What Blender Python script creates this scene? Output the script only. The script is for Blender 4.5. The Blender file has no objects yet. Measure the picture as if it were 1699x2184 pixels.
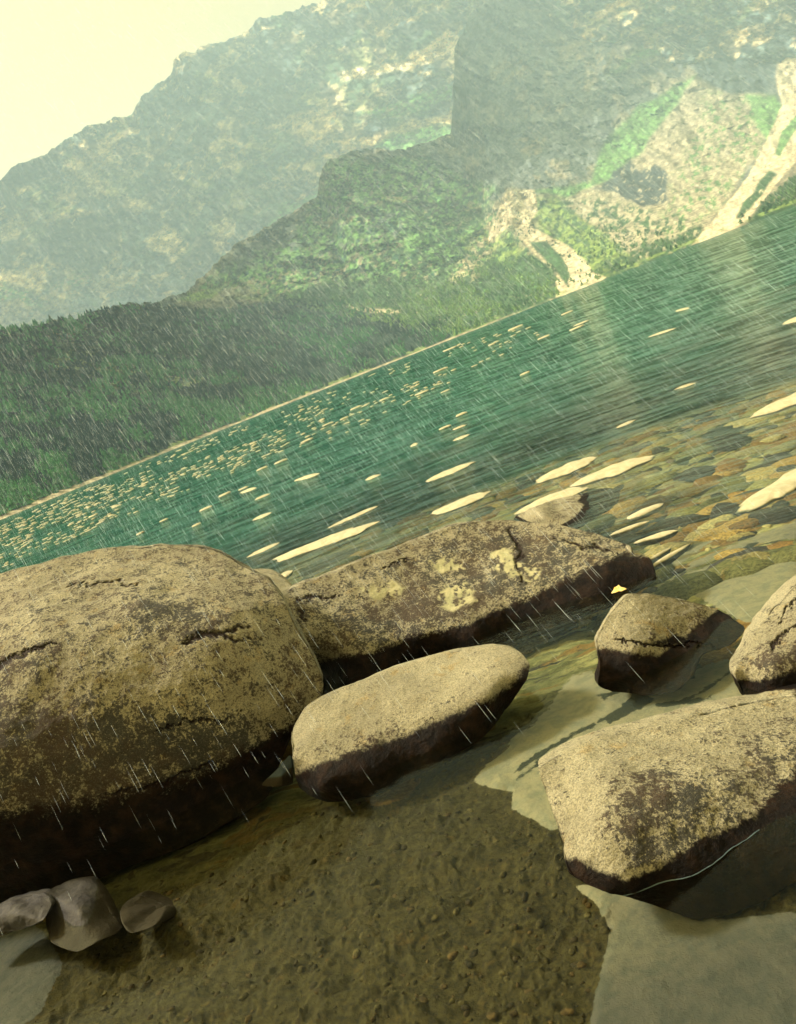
import bpy, math, random
import numpy as np
from math import radians, sin, cos, tan, atan2, sqrt, pi

SC = bpy.context.scene
COL = SC.collection
RNG = np.random.default_rng(7)

# ------------------------------------------------------------------ camera
EYE = np.array([0.0, 0.0, 1.7])
ROLL = radians(21.4)
FPX = 1900.0                      # focal length in pixels of a 1699 x 2184 picture
PIT = math.atan(307 / 1900)
CX, CY = 849.5, 1092.0
Fv = np.array([0, cos(PIT), -sin(PIT)])
u0 = np.array([0, sin(PIT), cos(PIT)])
r0 = np.array([1.0, 0, 0])
Rv = cos(ROLL) * r0 - sin(ROLL) * u0
Uv = sin(ROLL) * r0 + cos(ROLL) * u0
import mathutils
cam_d = bpy.data.cameras.new('camera')
cam = bpy.data.objects.new('camera', cam_d); COL.objects.link(cam)
cam.matrix_world = mathutils.Matrix(((Rv[0], Uv[0], -Fv[0], EYE[0]), (Rv[1], Uv[1], -Fv[1], EYE[1]),
                                     (Rv[2], Uv[2], -Fv[2], EYE[2]), (0, 0, 0, 1)))
cam_d.sensor_fit = 'VERTICAL'; cam_d.sensor_height = 36.0; cam_d.lens = 36.0 * FPX / 2184
cam_d.clip_start = 0.05; cam_d.clip_end = 20000
SC.camera = cam

# ------------------------------------------------------------------ sky, sun, exposure
SUN_EL, SUN_AZ = radians(46), radians(-66)     # azimuth from +Y (view direction), negative = left
w = bpy.data.worlds.new('World'); SC.world = w; w.use_nodes = True
nt = w.node_tree; nt.nodes.clear()
o_ = nt.nodes.new('ShaderNodeOutputWorld'); bg = nt.nodes.new('ShaderNodeBackground')
sky = nt.nodes.new('ShaderNodeTexSky'); sky.sky_type = 'NISHITA'; sky.sun_disc = False
sky.sun_elevation = SUN_EL; sky.sun_rotation = SUN_AZ
sky.dust_density = 6.0; sky.air_density = 1.0; sky.ozone_density = 1.0
hs = nt.nodes.new('ShaderNodeHueSaturation'); hs.inputs['Saturation'].default_value = 0.25
mx = nt.nodes.new('ShaderNodeMix'); mx.data_type = 'RGBA'; mx.blend_type = 'MULTIPLY'
mx.inputs[0].default_value = 1.0; mx.inputs[7].default_value = (1.66, 1.26, 0.46, 1)
nt.links.new(sky.outputs[0], hs.inputs['Color']); nt.links.new(hs.outputs[0], mx.inputs[6])
nt.links.new(mx.outputs[2], bg.inputs[0]); bg.inputs[1].default_value = 0.15
nt.links.new(bg.outputs[0], o_.inputs[0])
sd = bpy.data.lights.new('sun', 'SUN'); sd.energy = 5.0; sd.angle = radians(7); sd.color = (1.0, 0.96, 0.88)
so = bpy.data.objects.new('sun', sd); COL.objects.link(so)
sdir = mathutils.Vector((sin(SUN_AZ) * cos(SUN_EL), cos(SUN_AZ) * cos(SUN_EL), sin(SUN_EL)))
so.rotation_euler = sdir.to_track_quat('Z', 'Y').to_euler(); so.location = (0, 0, 50)
SC.view_settings.view_transform = 'Standard'; SC.view_settings.look = 'None'
SC.view_settings.exposure = 0.50; SC.view_settings.gamma = 1.0
SC.cycles.max_bounces = 8; SC.cycles.transparent_max_bounces = 24; SC.cycles.volume_bounces = 1
SC.cycles.use_denoising = True

# ------------------------------------------------------------------ helpers
def rays(px, py):
    px = np.asarray(px, float); py = np.asarray(py, float)
    return Fv + ((px - CX) / FPX)[..., None] * Rv - ((py - CY) / FPX)[..., None] * Uv
def proj(P):
    d = P - EYE; z = d @ Fv; z = np.where(z > 1e-3, z, np.nan)
    return np.nan_to_num(CX + FPX * (d @ Rv) / z, nan=-1e5), np.nan_to_num(CY - FPX * (d @ Uv) / z, nan=1e5)
def at_z(px, py, z=0.0):
    r = rays(px, py); return EYE + r * ((z - EYE[2]) / r[..., 2])[..., None]
def at_y(px, py, y):
    r = rays(px, py); return EYE + r * (y / r[..., 1])[..., None]
def h3(ix, iy, iz, seed):
    n = (ix * 374761393 + iy * 668265263 + iz * 2147483647 + seed * 1274126177) & 0xffffffff
    n = ((n ^ (n >> 13)) * 1274126177) & 0xffffffff
    n = ((n ^ (n >> 15)) * 2246822519) & 0xffffffff
    return ((n ^ (n >> 16)) & 0xffffff) / float(0xffffff)
def vn(x, y, z=None, seed=0):
    x = np.asarray(x, float); y = np.asarray(y, float)
    two = z is None
    ix, iy = np.floor(x).astype(np.int64), np.floor(y).astype(np.int64)
    fx, fy = x - ix, y - iy; fx = fx * fx * (3 - 2 * fx); fy = fy * fy * (3 - 2 * fy)
    if two:
        i0 = np.zeros_like(ix)
        a = h3(ix, iy, i0, seed) * (1 - fx) + h3(ix + 1, iy, i0, seed) * fx
        b = h3(ix, iy + 1, i0, seed) * (1 - fx) + h3(ix + 1, iy + 1, i0, seed) * fx
        return a * (1 - fy) + b * fy
    z = np.asarray(z, float); iz = np.floor(z).astype(np.int64); fz = z - iz; fz = fz * fz * (3 - 2 * fz)
    r = 0
    for dz in (0, 1):
        a = h3(ix, iy, iz + dz, seed) * (1 - fx) + h3(ix + 1, iy, iz + dz, seed) * fx
        b = h3(ix, iy + 1, iz + dz, seed) * (1 - fx) + h3(ix + 1, iy + 1, iz + dz, seed) * fx
        r = r + (a * (1 - fy) + b * fy) * (fz if dz else 1 - fz)
    return r
def fbm(x, y, z=None, oct=5, seed=0, gain=0.5):
    s = 0; a = 1; t = 0
    for k in range(oct):
        f = 2.03 ** k
        s = s + a * vn(x * f, y * f, None if z is None else z * f, seed + k * 17); t += a; a *= gain
    return s / t
def sst(a, b, x):
    t = np.clip((x - a) / (b - a), 0, 1); return t * t * (3 - 2 * t)
def sdf(px, py, poly):
    """signed distance in pixels, positive inside"""
    poly = np.array(poly, float); n = len(poly); px = np.asarray(px); py = np.asarray(py)
    lo, hi = poly.min(0) - 140, poly.max(0) + 140
    near = (px > lo[0]) & (px < hi[0]) & (py > lo[1]) & (py < hi[1])
    if not near.all():
        out = np.full(px.shape, -400.0)
        if near.any(): out[near] = sdf(px[near], py[near], poly)
        return out
    d = np.full(px.shape, 1e9); ins = np.zeros(px.shape, bool)
    for i in range(n):
        a = poly[i]; b = poly[(i + 1) % n]; e = b - a
        t = np.clip(((px - a[0]) * e[0] + (py - a[1]) * e[1]) / (e @ e + 1e-9), 0, 1)
        d = np.minimum(d, (px - a[0] - t * e[0]) ** 2 + (py - a[1] - t * e[1]) ** 2)
        c = ((a[1] > py) != (b[1] > py)) & (px < (b[0] - a[0]) * (py - a[1]) / (b[1] - a[1] + 1e-12) + a[0])
        ins ^= c
    d = np.sqrt(d)
    return np.where(ins, d, -d)
def spline(pts, n):
    """closed smooth curve through pts, n samples by length"""
    P = np.array(pts, float); m = len(P); out = []
    for i in range(m):
        p0, p1, p2, p3 = P[i - 1], P[i], P[(i + 1) % m], P[(i + 2) % m]
        for t in np.linspace(0, 1, 24, endpoint=False):
            out.append(0.5 * ((2 * p1) + (-p0 + p2) * t + (2 * p0 - 5 * p1 + 4 * p2 - p3) * t * t + (-p0 + 3 * p1 - 3 * p2 + p3) * t ** 3))
    out = np.array(out); lin = 0.5 * out + 0.5 * np.array([P[i] * (1 - t) + P[(i + 1) % m] * t for i in range(m) for t in np.linspace(0, 1, 24, endpoint=False)])
    out = lin
    q = np.vstack([out, out[:1]]); L = np.r_[0, np.cumsum(np.hypot(*np.diff(q[:, :2], axis=0).T))]
    s = np.linspace(0, L[-1], n, endpoint=False)
    return np.stack([np.interp(s, L, q[:, k]) for k in range(q.shape[1])], 1)
def mesh_obj(name, V, F, mat=None, parent=None, smooth=True, attrs=None):
    V = np.ascontiguousarray(V, np.float32)
    me = bpy.data.meshes.new(name)
    groups = [F]
    groups = [np.asarray(g, np.int32) for g in groups if len(g)]
    me.vertices.add(len(V)); me.vertices.foreach_set('co', V.ravel())
    tot = np.concatenate([np.full(len(g), g.shape[1], np.int32) for g in groups])
    idx = np.concatenate([g.ravel() for g in groups])
    me.loops.add(len(idx)); me.loops.foreach_set('vertex_index', idx)
    me.polygons.add(len(tot)); me.polygons.foreach_set('loop_start', np.r_[0, np.cumsum(tot)[:-1]].astype(np.int32))
    me.polygons.foreach_set('loop_total', tot)
    me.update(calc_edges=True)
    me.polygons.foreach_set('use_smooth', np.full(len(tot), smooth, bool))
    for k, v in (attrs or {}).items():
        v = np.asarray(v, np.float32)
        if v.ndim == 1:
            a = me.attributes.new(k, 'FLOAT', 'POINT'); a.data.foreach_set('value', v)
        else:
            a = me.attributes.new(k, 'FLOAT_COLOR', 'POINT')
            a.data.foreach_set('color', np.c_[v, np.ones(len(v))].astype(np.float32).ravel())
    ob = bpy.data.objects.new(name, me); COL.objects.link(ob)
    if mat: me.materials.append(mat)
    if parent: ob.parent = parent
    return ob
def grid_faces(nr, nc, wrap=False):
    i = np.arange(nr - 1)[:, None]; j = np.arange(nc if wrap else nc - 1)[None, :]
    a = i * nc + j; b = i * nc + (j + 1) % nc
    return np.stack([a, b, b + nc, a + nc], -1).reshape(-1, 4)
def tag(o, label=None, cat=None, group=None, kind=None):
    if label: o['label'] = label
    if cat: o['category'] = cat
    if group: o['group'] = group
    if kind: o['kind'] = kind
    return o

# ---- node helper
class NT:
    def __init__(s, name):
        s.m = bpy.data.materials.new(name); s.m.use_nodes = True; s.t = s.m.node_tree; s.t.nodes.clear()
        s.out = s.t.nodes.new('ShaderNodeOutputMaterial')
    def n(s, typ, **kw):
        x = s.t.nodes.new(typ)
        for k, v in kw.items(): setattr(x, k, v)
        return x
    def l(s, a, b): s.t.links.new(a, b)
    def put(s, sock, v):
        if hasattr(v, 'default_value') or hasattr(v, 'is_linked'): s.l(v, sock)
        else: sock.default_value = v
    def attr(s, name, col=False):
        a = s.n('ShaderNodeAttribute', attribute_name=name); return a.outputs['Color' if col else 'Fac']
    def math(s, op, a, b=0.0, c=0.0, clamp=False):
        x = s.n('ShaderNodeMath', operation=op, use_clamp=clamp)
        s.put(x.inputs[0], a); s.put(x.inputs[1], b)
        if len(x.inputs) > 2: s.put(x.inputs[2], c)
        return x.outputs[0]
    def ramp(s, v, a, b, lo=0.0, hi=1.0):
        x = s.n('ShaderNodeMapRange', interpolation_type='SMOOTHSTEP')
        s.put(x.inputs[0], v); s.put(x.inputs[1], a); s.put(x.inputs[2], b); s.put(x.inputs[3], lo); s.put(x.inputs[4], hi)
        return x.outputs[0]
    def mix(s, f, a, b, blend='MIX'):
        x = s.n('ShaderNodeMix', data_type='RGBA', blend_type=blend)
        s.put(x.inputs[0], f)
        for k, v in ((6, a), (7, b)):
            if isinstance(v, tuple): v = (*v, 1) if len(v) == 3 else v
            s.put(x.inputs[k], v)
        return x.outputs[2]
    def pos(s, scale=(1, 1, 1), rot=(0, 0, 0)):
        g = s.n('ShaderNodeNewGeometry'); mp = s.n('ShaderNodeMapping')
        mp.inputs['Scale'].default_value = scale; mp.inputs['Rotation'].default_value = rot
        s.l(g.outputs['Position'], mp.inputs[0]); return mp.outputs[0]
    def noise(s, vec, scale, detail=5, rough=0.55, dist=0.0):
        x = s.n('ShaderNodeTexNoise'); s.l(vec, x.inputs['Vector']); x.inputs['Scale'].default_value = scale
        x.inputs['Detail'].default_value = detail; x.inputs['Roughness'].default_value = rough; x.inputs['Distortion'].default_value = dist
        return x.outputs[0]
    def bump(s, h, strength, dist, normal=None):
        x = s.n('ShaderNodeBump'); s.put(x.inputs['Height'], h); s.put(x.inputs['Strength'], strength); s.put(x.inputs['Distance'], dist)
        if normal is not None: s.l(normal, x.inputs['Normal'])
        return x.outputs[0]
    def bsdf(s, col, rough=0.8, normal=None, spec=0.4):
        b = s.n('ShaderNodeBsdfPrincipled'); s.put(b.inputs['Base Color'], (*col, 1) if isinstance(col, tuple) and len(col) == 3 else col)
        s.put(b.inputs['Roughness'], rough); s.put(b.inputs['Specular IOR Level'], spec)
        if normal is not None: s.l(normal, b.inputs['Normal'])
        return b.outputs[0]
    def done(s, sh): s.l(sh, s.out.inputs['Surface']); return s.m

# ------------------------------------------------------------------ materials
def mat_terrain():
    m = NT('mountain_ground')
    c = m.attr('col', True)
    p = m.pos()
    f = m.noise(p, 0.10, 6, 0.75); g = m.noise(p, 0.45, 4, 0.7)
    d = m.math('ADD', m.math('MULTIPLY', f, 0.6), m.math('MULTIPLY', g, 0.4))
    s = m.ramp(d, 0.38, 0.60, 0.5, 1.4)
    cc = m.mix(1.0, c, s, 'MULTIPLY')
    return m.done(m.bsdf(cc, 0.95, m.bump(d, 0.7, 4.0), 0.1))
def mat_rock(name, pale, dark, ochre, sc=1.0):
    m = NT(name)
    p = m.pos()
    big = m.noise(p, 3.2 * sc, 6, 0.6); mid = m.noise(p, 14 * sc, 6, 0.7); fine = m.noise(p, 70 * sc, 4, 0.8); spk = m.noise(p, 150 * sc, 3, 0.8)
    st = m.attr('stain')
    # dark lichen speckle, denser where 'stain' is high
    v = m.math('ADD', m.math('MULTIPLY', fine, 0.55), m.math('MULTIPLY', mid, 0.45))
    thr = m.math('ADD', v, m.math('MULTIPLY', m.math('SUBTRACT', st, 0.5), 0.24))
    dk = m.ramp(thr, 0.485, 0.56)
    base = m.mix(m.ramp(big, 0.35, 0.65), pale, tuple(x * 0.72 for x in pale))
    base = m.mix(m.math('MULTIPLY', m.ramp(m.noise(p, 8 * sc, 5, 0.7), 0.57, 0.68), 0.6), base, ochre)
    base = m.mix(m.math('MULTIPLY', m.ramp(spk, 0.46, 0.58), 0.6), base, tuple(x * 0.22 for x in pale))
    dkc = m.mix(m.ramp(big, .4, .6), dark, (.040, .024, .018))
    dkc = m.mix(m.math('MULTIPLY', m.ramp(spk, .53, .62), .6), dkc, (.15, .15, .115))
    base = m.mix(m.math('MULTIPLY', dk, 0.92), base, dkc)
    base = m.mix(m.attr('lichen'), base, m.mix(m.ramp(mid, .35, .6), (0.34, 0.34, 0.19), (0.52, 0.49, 0.29)))
    wet = m.ramp(m.math('ADD', m.attr('wet'), m.math('ADD', m.math('MULTIPLY', m.math('SUBTRACT', mid, 0.5), 0.9), m.math('MULTIPLY', m.math('SUBTRACT', fine, 0.5), 0.8))), 0.3, 0.7)  # waterline wetness together with shade painted on the flanks
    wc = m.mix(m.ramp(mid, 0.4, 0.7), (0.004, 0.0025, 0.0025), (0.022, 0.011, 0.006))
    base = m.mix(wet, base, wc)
    h = m.math('ADD', m.math('MULTIPLY', mid, 1.0), m.math('MULTIPLY', fine, 0.45))
    h = m.math('SUBTRACT', h, m.math('MULTIPLY', m.attr('crack'), 1.5))
    base = m.mix(m.attr('crack'), base, (0.02, 0.012, 0.01))
    n = m.bump(h, 0.9, 0.022)
    return m.done(m.bsdf(base, m.ramp(wet, 0, 1, 0.85, 0.6), n, m.ramp(wet, 0, 1, .25, .12)))
M_TERR = mat_terrain()
M_ROCK = mat_rock('granite_boulder', (0.42, 0.39, 0.265), (0.018, 0.020, 0.024), (0.36, 0.26, 0.10))

def mat_stone(name, a, b):
    m = NT(name); p = m.pos()
    n = m.noise(p, 9, 6, 0.7); f = m.noise(p, 60, 4, 0.8)
    c = m.mix(m.ramp(n, 0.35, 0.65), a, b)
    c = m.mix(m.math('MULTIPLY', m.ramp(f, 0.55, 0.65), 0.4), c, tuple(x * 0.3 for x in a))
    g = m.n('ShaderNodeSeparateXYZ'); m.l(p, g.inputs[0])
    wt = m.ramp(g.outputs[2], 0.004, -0.008)
    c = m.mix(wt, c, (0.03, 0.02, 0.015))
    return m.done(m.bsdf(c, 0.7, m.bump(m.math('ADD', n, m.math('MULTIPLY', f, .3)), 0.5, 0.02), 0.3))
M_STONE = mat_stone('dry_pale_stone', (0.54, 0.50, 0.34), (0.40, 0.37, 0.24))
M_OCHRE = mat_stone('ochre_stone', (0.30, 0.17, 0.05), (0.36, 0.26, 0.12))
M_GREY = mat_stone('grey_stone', (0.10, 0.10, 0.09), (0.035, 0.03, 0.03))
def mat_glint():
    m = NT('water_edge_glint'); return m.done(m.bsdf((.07, .11, .13), .2, None, .6))  # bluish tint paints the glint of the meniscus along the rock
M_GLINT = mat_glint()
M_GREYR = mat_stone('mottled_grey_stone', (0.045, 0.042, 0.034), (0.02, 0.018, 0.018))
M_BLUE = mat_stone('blue_grey_stone_and_refl', (0.03, 0.045, 0.06), (0.05, 0.075, 0.09))  # also colours the sky reflection built in the boulder gap

# ------------------------------------------------------------------ mountains
def hy(x): return 762 - tan(ROLL) * (x - 850)
SHORE_X = np.array([-900, -400, 0, 250, 500, 850, 1200, 1699, 2300, 3000])
SHORE_D = np.array([200, 220, 260, 360, 500, 620, 600, 430, 330, 280])
sr = rays(SHORE_X, np.array([hy(x) for x in SHORE_X])); SHORE_AZ = np.arctan2(sr[:, 0], sr[:, 1])
def azel(pts):
    r = rays(np.array([p[0] for p in pts]), np.array([p[1] for p in pts]))
    az = np.arctan2(r[:, 0], r[:, 1]); el = np.arctan2(r[:, 2], np.hypot(r[:, 0], r[:, 1]))
    o = np.argsort(az); return az[o], el[o], o
def terrain(name, sil, dist, base_r, base_el, nc, nr, relief, paint, seed, az_pad=0.25, hidden_base=False):
    az_s, el_s, o = azel(sil); D1 = np.array(dist, float)[o]
    a0, a1 = az_s[0] - az_pad, az_s[-1] + az_pad
    az = np.linspace(a0, a1, nc)
    elT = np.interp(az, az_s, el_s); rT = np.interp(az, az_s, D1)
    k = np.exp(-np.linspace(-2, 2, 7) ** 2); k /= k.sum()
    rT = np.convolve(np.pad(rT, 30, 'edge'), np.ones(61) / 61, 'same')[30:-30]
    elT = elT + (fbm(az * 90, az * 0 + 3, oct=5, seed=seed, gain=0.6) - 0.5) * 0.010
    rB = base_r(az)
    v = np.linspace(0, 1, nr)[:, None]
    e = base_el(rB)[None] + (elT - base_el(rB))[None] * v
    r = rB[None] + (rT - rB)[None] * (1 - (1 - v) ** 1.7)
    A = np.broadcast_to(az, r.shape)
    s, q = A * 14, e * 26
    n1 = fbm(s + q * .4, q * 0.7 - s * .3, oct=7, seed=seed + 5, gain=0.62) - 0.5
    n2 = np.abs(fbm(s * 2.2 + q, q * .8, oct=6, seed=seed + 9, gain=0.6) - 0.5) * 2
    r = r * (1 + relief * (n1 * 1.3 - n2 * 0.8) * sst(0.0, 0.22, v))
    P = np.stack([np.sin(A) * r, np.cos(A) * r, EYE[2] + r * np.tan(e)], -1)
    # rows behind the crest, going down again
    top = P[-1]; back = []
    for t in (0.04, 0.12, 0.25, 0.5):
        b = top.copy(); hd = np.stack([np.sin(az), np.cos(az)], -1)
        b[:, :2] += hd * (rT * t)[:, None]; b[:, 2] = top[:, 2] * (1 - t * 1.6) + np.minimum(0, -t * 20); back.append(b)
    front = P.reshape(-1, 3)
    px, py = proj(front)
    col = paint(px, py, front)
    V = np.vstack([front] + back)
    col = np.vstack([col] + [col[-nc:]] * 4)
    ob = mesh_obj(name, V, grid_faces(nr + 4, nc), M_TERR, attrs={'col': col})
    tag(ob, kind='structure'); return ob, front.reshape(nr, nc, 3), px.reshape(nr, nc), py.reshape(nr, nc)

C_ROCK = np.array([.17, .20, .195]); C_DARK = np.array([.05, .068, .075]); C_TAN = np.array([.46, .38, .22])
C_FAN = np.array([.66, .57, .38]); C_SCREE = np.array([.33, .30, .21]); C_GREEN = np.array([.115, .235, .075])
C_LGREEN = np.array([.24, .34, .09]); C_FOREST = np.array([.008, .028, .020]); C_BRUSH = np.array([.05, .115, .045])
def lay(c, m, k): return c * (1 - m[:, None]) + np.asarray(k) * m[:, None]
def region(px, py, poly, soft, warp, seed, dens=None):
    wx = (fbm(px / 38, py / 38, oct=4, seed=seed) - .5) * warp * 2; wy = (fbm(px / 38, py / 38, oct=4, seed=seed + 50) - .5) * warp * 2
    m = sst(-soft, soft, sdf(px + wx, py + wy, poly))
    if dens is not None:
        n = fbm(px / 9 + py / 30, py / 9, oct=4, seed=seed + 9, gain=.7)
        m = m * sst(1 - dens - .06, 1 - dens + .06, n)
    return m
# picture-frame traces of where each ground cover lies
FOREST = [(-700, 1000), (-300, 780), (0, 703), (170, 678), (250, 655), (340, 650), (430, 660), (600, 640), (760, 640), (860, 690), (960, 690), (1010, 720), (-700, 1450)]
BRUSH = [(560, 640), (700, 600), (850, 590), (930, 615), (1040, 560), (1120, 545), (1180, 570), (1215, 640), (1010, 720), (860, 700)]
def paint_near(px, py, P):
    n = fbm(px / 26, py / 26, oct=6, seed=1, gain=.65); n2 = fbm(px / 60 + 9, py / 60, oct=5, seed=2, gain=.6)
    c = C_ROCK[None] * (0.65 + 0.9 * n[:, None])
    c = lay(c, sst(.52, .60, n2) * .55, C_TAN * 1.0); c = lay(c, sst(.50, .56, fbm(px / 15, py / 15, oct=4, seed=8)) * .45, C_DARK)
    R = lambda poly, soft=8, warp=14, seed=3, dens=None: region(px, py, poly, soft, warp, seed, dens)
    # lower ground: brush and grass under the cliffs
    c = lay(c, R([(380, 650), (430, 610), (600, 560), (760, 520), (870, 500), (1000, 520), (1080, 400), (1250, 420), (1340, 500), (1500, 460), (1699, 300), (2400, 0), (2400, 500), (1100, 760), (300, 900)], 12, 20, 4), C_SCREE * .8)
    c = lay(c, R([(690, 410), (690, 360), (710, 335), (770, 318), (900, 322), (1040, 360), (1085, 400), (1040, 455), (930, 480), (850, 500), (740, 500), (560, 560), (440, 600), (500, 520), (600, 470)], 10, 14, 5, .55), C_ROCK * .55)
    c = lay(c, R([(380, 640), (440, 598), (560, 560), (640, 530), (860, 470), (760, 505), (640, 560), (600, 600), (450, 632)], 8, 12, 6, .55), C_GREEN * 1.1)
    c = lay(c, R([(400, 625), (480, 612), (600, 622), (560, 634), (400, 640)], 4, 6, 7), C_LGREEN)
    c = lay(c, R([(760, 360), (850, 335), (930, 345), (860, 372), (780, 390)], 6, 8, 9, .6), C_GREEN)
    c = lay(c, R([(870, 440), (895, 430), (910, 490), (980, 500), (1050, 455), (1085, 410), (1090, 480), (1100, 540), (1180, 560), (1180, 620), (1050, 640), (900, 600), (860, 520)], 8, 10, 10), C_GREEN * 1.35)
    c = lay(c, R([(950, 520), (1040, 480), (1110, 530), (1170, 590), (1060, 600)], 14, 16, 11), C_LGREEN)
    c = lay(c, R([(1090, 405), (1210, 420), (1330, 470), (1440, 520), (1400, 560), (1280, 600), (1180, 520)], 16, 16, 12), C_LGREEN * .95)
    c = lay(c, R([(1200, 430), (1340, 325), (1400, 275), (1480, 168), (1640, 205), (1665, 240), (1620, 330), (1540, 440), (1470, 520), (1360, 560), (1260, 480)], 8, 10, 13), C_SCREE * 1.25)
    c = lay(c, R([(1500, 200), (1650, 210), (1620, 330), (1530, 440), (1440, 520), (1400, 480), (1480, 300)], 20, 20, 14, .42), C_GREEN * 1.1)
    c = lay(c, R([(1130, 412), (1260, 385), (1290, 300), (1350, 240), (1430, 190), (1482, 162), (1440, 225), (1400, 275), (1370, 320), (1310, 380), (1210, 418)], 6, 8, 15), C_GREEN * 1.45)
    c = lay(c, R([(1590, 203), (1655, 206), (1670, 250), (1640, 310), (1610, 260)], 6, 6, 16), C_GREEN * 1.3)
    c = lay(c, R([(1282, 402), (1310, 365), (1345, 343), (1370, 368), (1400, 350), (1430, 378), (1425, 425), (1370, 438), (1310, 412)], 6, 16, 17, .66), C_DARK * 1.1)
    c = lay(c, R([(1460, 80), (1480, 20), (1560, 0), (1660, 30), (1662, 150), (1640, 203), (1560, 198), (1490, 165)], 6, 10, 18), C_DARK * 1.5)
    c = lay(c, R([(1430, 0), (1510, -60), (1500, 30), (1420, 100), (1300, 160), (1380, 90)], 10, 10, 19), C_GREEN * 1.3)
    c = lay(c, .5 * R([(975, 120), (1040, 200), (1050, 330), (1010, 330), (966, 260)], 24, 20, 20), C_DARK * 1.8)
    c = lay(c, R([(450, 640), (500, 600), (620, 578), (760, 560), (880, 556), (955, 566), (930, 600), (820, 588), (700, 600), (600, 628)], 8, 10, 21), C_SCREE * 1.2)
    c = lay(c, R([(450, 600), (640, 500), (700, 350), (900, 330), (1050, 400), (1040, 560), (860, 640), (600, 640)], 20, 20, 71, .54), C_GREEN * 1.5)
    c = lay(c, R([(450, 600), (640, 500), (700, 350), (900, 330), (1050, 400), (1040, 560), (860, 640), (600, 640)], 20, 20, 72, .42), C_FOREST * 3)
    # dark brush specks over the lower ground
    c = lay(c, R([(860, 470), (1080, 430), (1260, 420), (1480, 470), (1480, 540), (1200, 640), (1000, 730), (700, 620)], 10, 10, 22, .46), C_BRUSH)
    c = lay(c, R([(1230, 600), (1290, 555), (1440, 505), (1500, 480), (1500, 525), (1300, 610)], 6, 8, 23, .62), C_BRUSH * .8)
    c = lay(c, R([(1590, 480), (1640, 420), (1699, 370), (2400, 100), (2400, 300), (1620, 480)], 6, 8, 24, .75), C_BRUSH * .7)
    c = lay(c, R(BRUSH, 12, 14, 25, .66), C_BRUSH)
    c = lay(c, R(FOREST, 5, 8, 26), C_FOREST)
    c = lay(c, R([(60, 780), (180, 745), (420, 790), (560, 800), (420, 850), (200, 820)], 20, 24, 27, .5), C_LGREEN * .5)
    c = lay(c, R([(100, 712), (190, 690), (180, 705), (110, 728)], 4, 6, 28), C_SCREE * .8)
    c = lay(c, R([(730, 652), (860, 662), (850, 670), (760, 664)], 3, 3, 29), C_FAN * .8)
    # pale avalanche fans
    f1 = R([(1085, 405), (1140, 404), (1146, 450), (1128, 478), (1160, 498), (1205, 520), (1240, 548), (1262, 580), (1292, 590), (1262, 612), (1188, 632), (1186, 582), (1142, 548), (1112, 515), (1096, 480), (1040, 520), (1060, 450)], 3, 7, 30)
    c = lay(c, f1, C_FAN)
    c = lay(c, R([(1128, 515), (1165, 514), (1196, 543), (1218, 590), (1212, 612), (1190, 585), (1158, 548)], 3, 5, 31), C_BRUSH * 1.2)
    c = lay(c, R([(1040, 460), (1085, 405), (1095, 470), (1010, 590), (960, 600)], 18, 14, 32, .5), C_FAN * .8)
    f2 = R([(1662, 100), (1699, 88), (1900, 60), (1900, 250), (1760, 300), (1699, 345), (1650, 400), (1592, 470), (1540, 505), (1478, 524), (1520, 470), (1578, 400), (1628, 320), (1652, 260), (1668, 230), (1655, 165)], 3, 6, 33)
    c = lay(c, f2, C_FAN)
    c = lay(c, R([(1570, 465), (1590, 420), (1640, 365), (1660, 370), (1620, 420), (1585, 462)], 4, 8, 34, .7), C_BRUSH)
    c = lay(c, R([(1655, 330), (1668, 280), (1699, 245), (1720, 250), (1690, 290), (1665, 335)], 3, 4, 35), C_GREEN * 1.2)
    for i, (x, y, a, b) in enumerate([(940, 220, 14, 70), (925, 270, 30, 20), (1095, 150, 60, 25), (1130, 300, 30, 12), (830, 425, 50, 10), (730, 470, 60, 9), (1010, 440, 26, 14), (1160, 230, 60, 12), (1290, 130, 50, 22), (1380, 60, 60, 16)]):
        c = lay(c, .6 * R([(x - a, y + b), (x - a * .3, y - b), (x + a, y - b * .6), (x + a * .5, y + b)], 6, 14, 40 + i, .5), C_TAN)
    # cobble beach along the far shore
    hgt = P[:, 2]; lim = .5 + 1.1 * vn(px / 30, py / 30, seed=77)
    c = lay(c, sst(lim + .4, lim - .2, hgt) * sst(1260, 900, px), C_FAN * .62)
    g = sst(3.6, 2.4, hgt) * sst(lim - .2, lim + .5, hgt) * sst(.4, .6, vn(px / 25, py / 25, seed=78))
    c = lay(c, g * .6, C_LGREEN)
    return c * (0.68 + .6 * sst(.3, .7, fbm(px / 6, py / 6, oct=4, seed=90, gain=.7)))[:, None]
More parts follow.
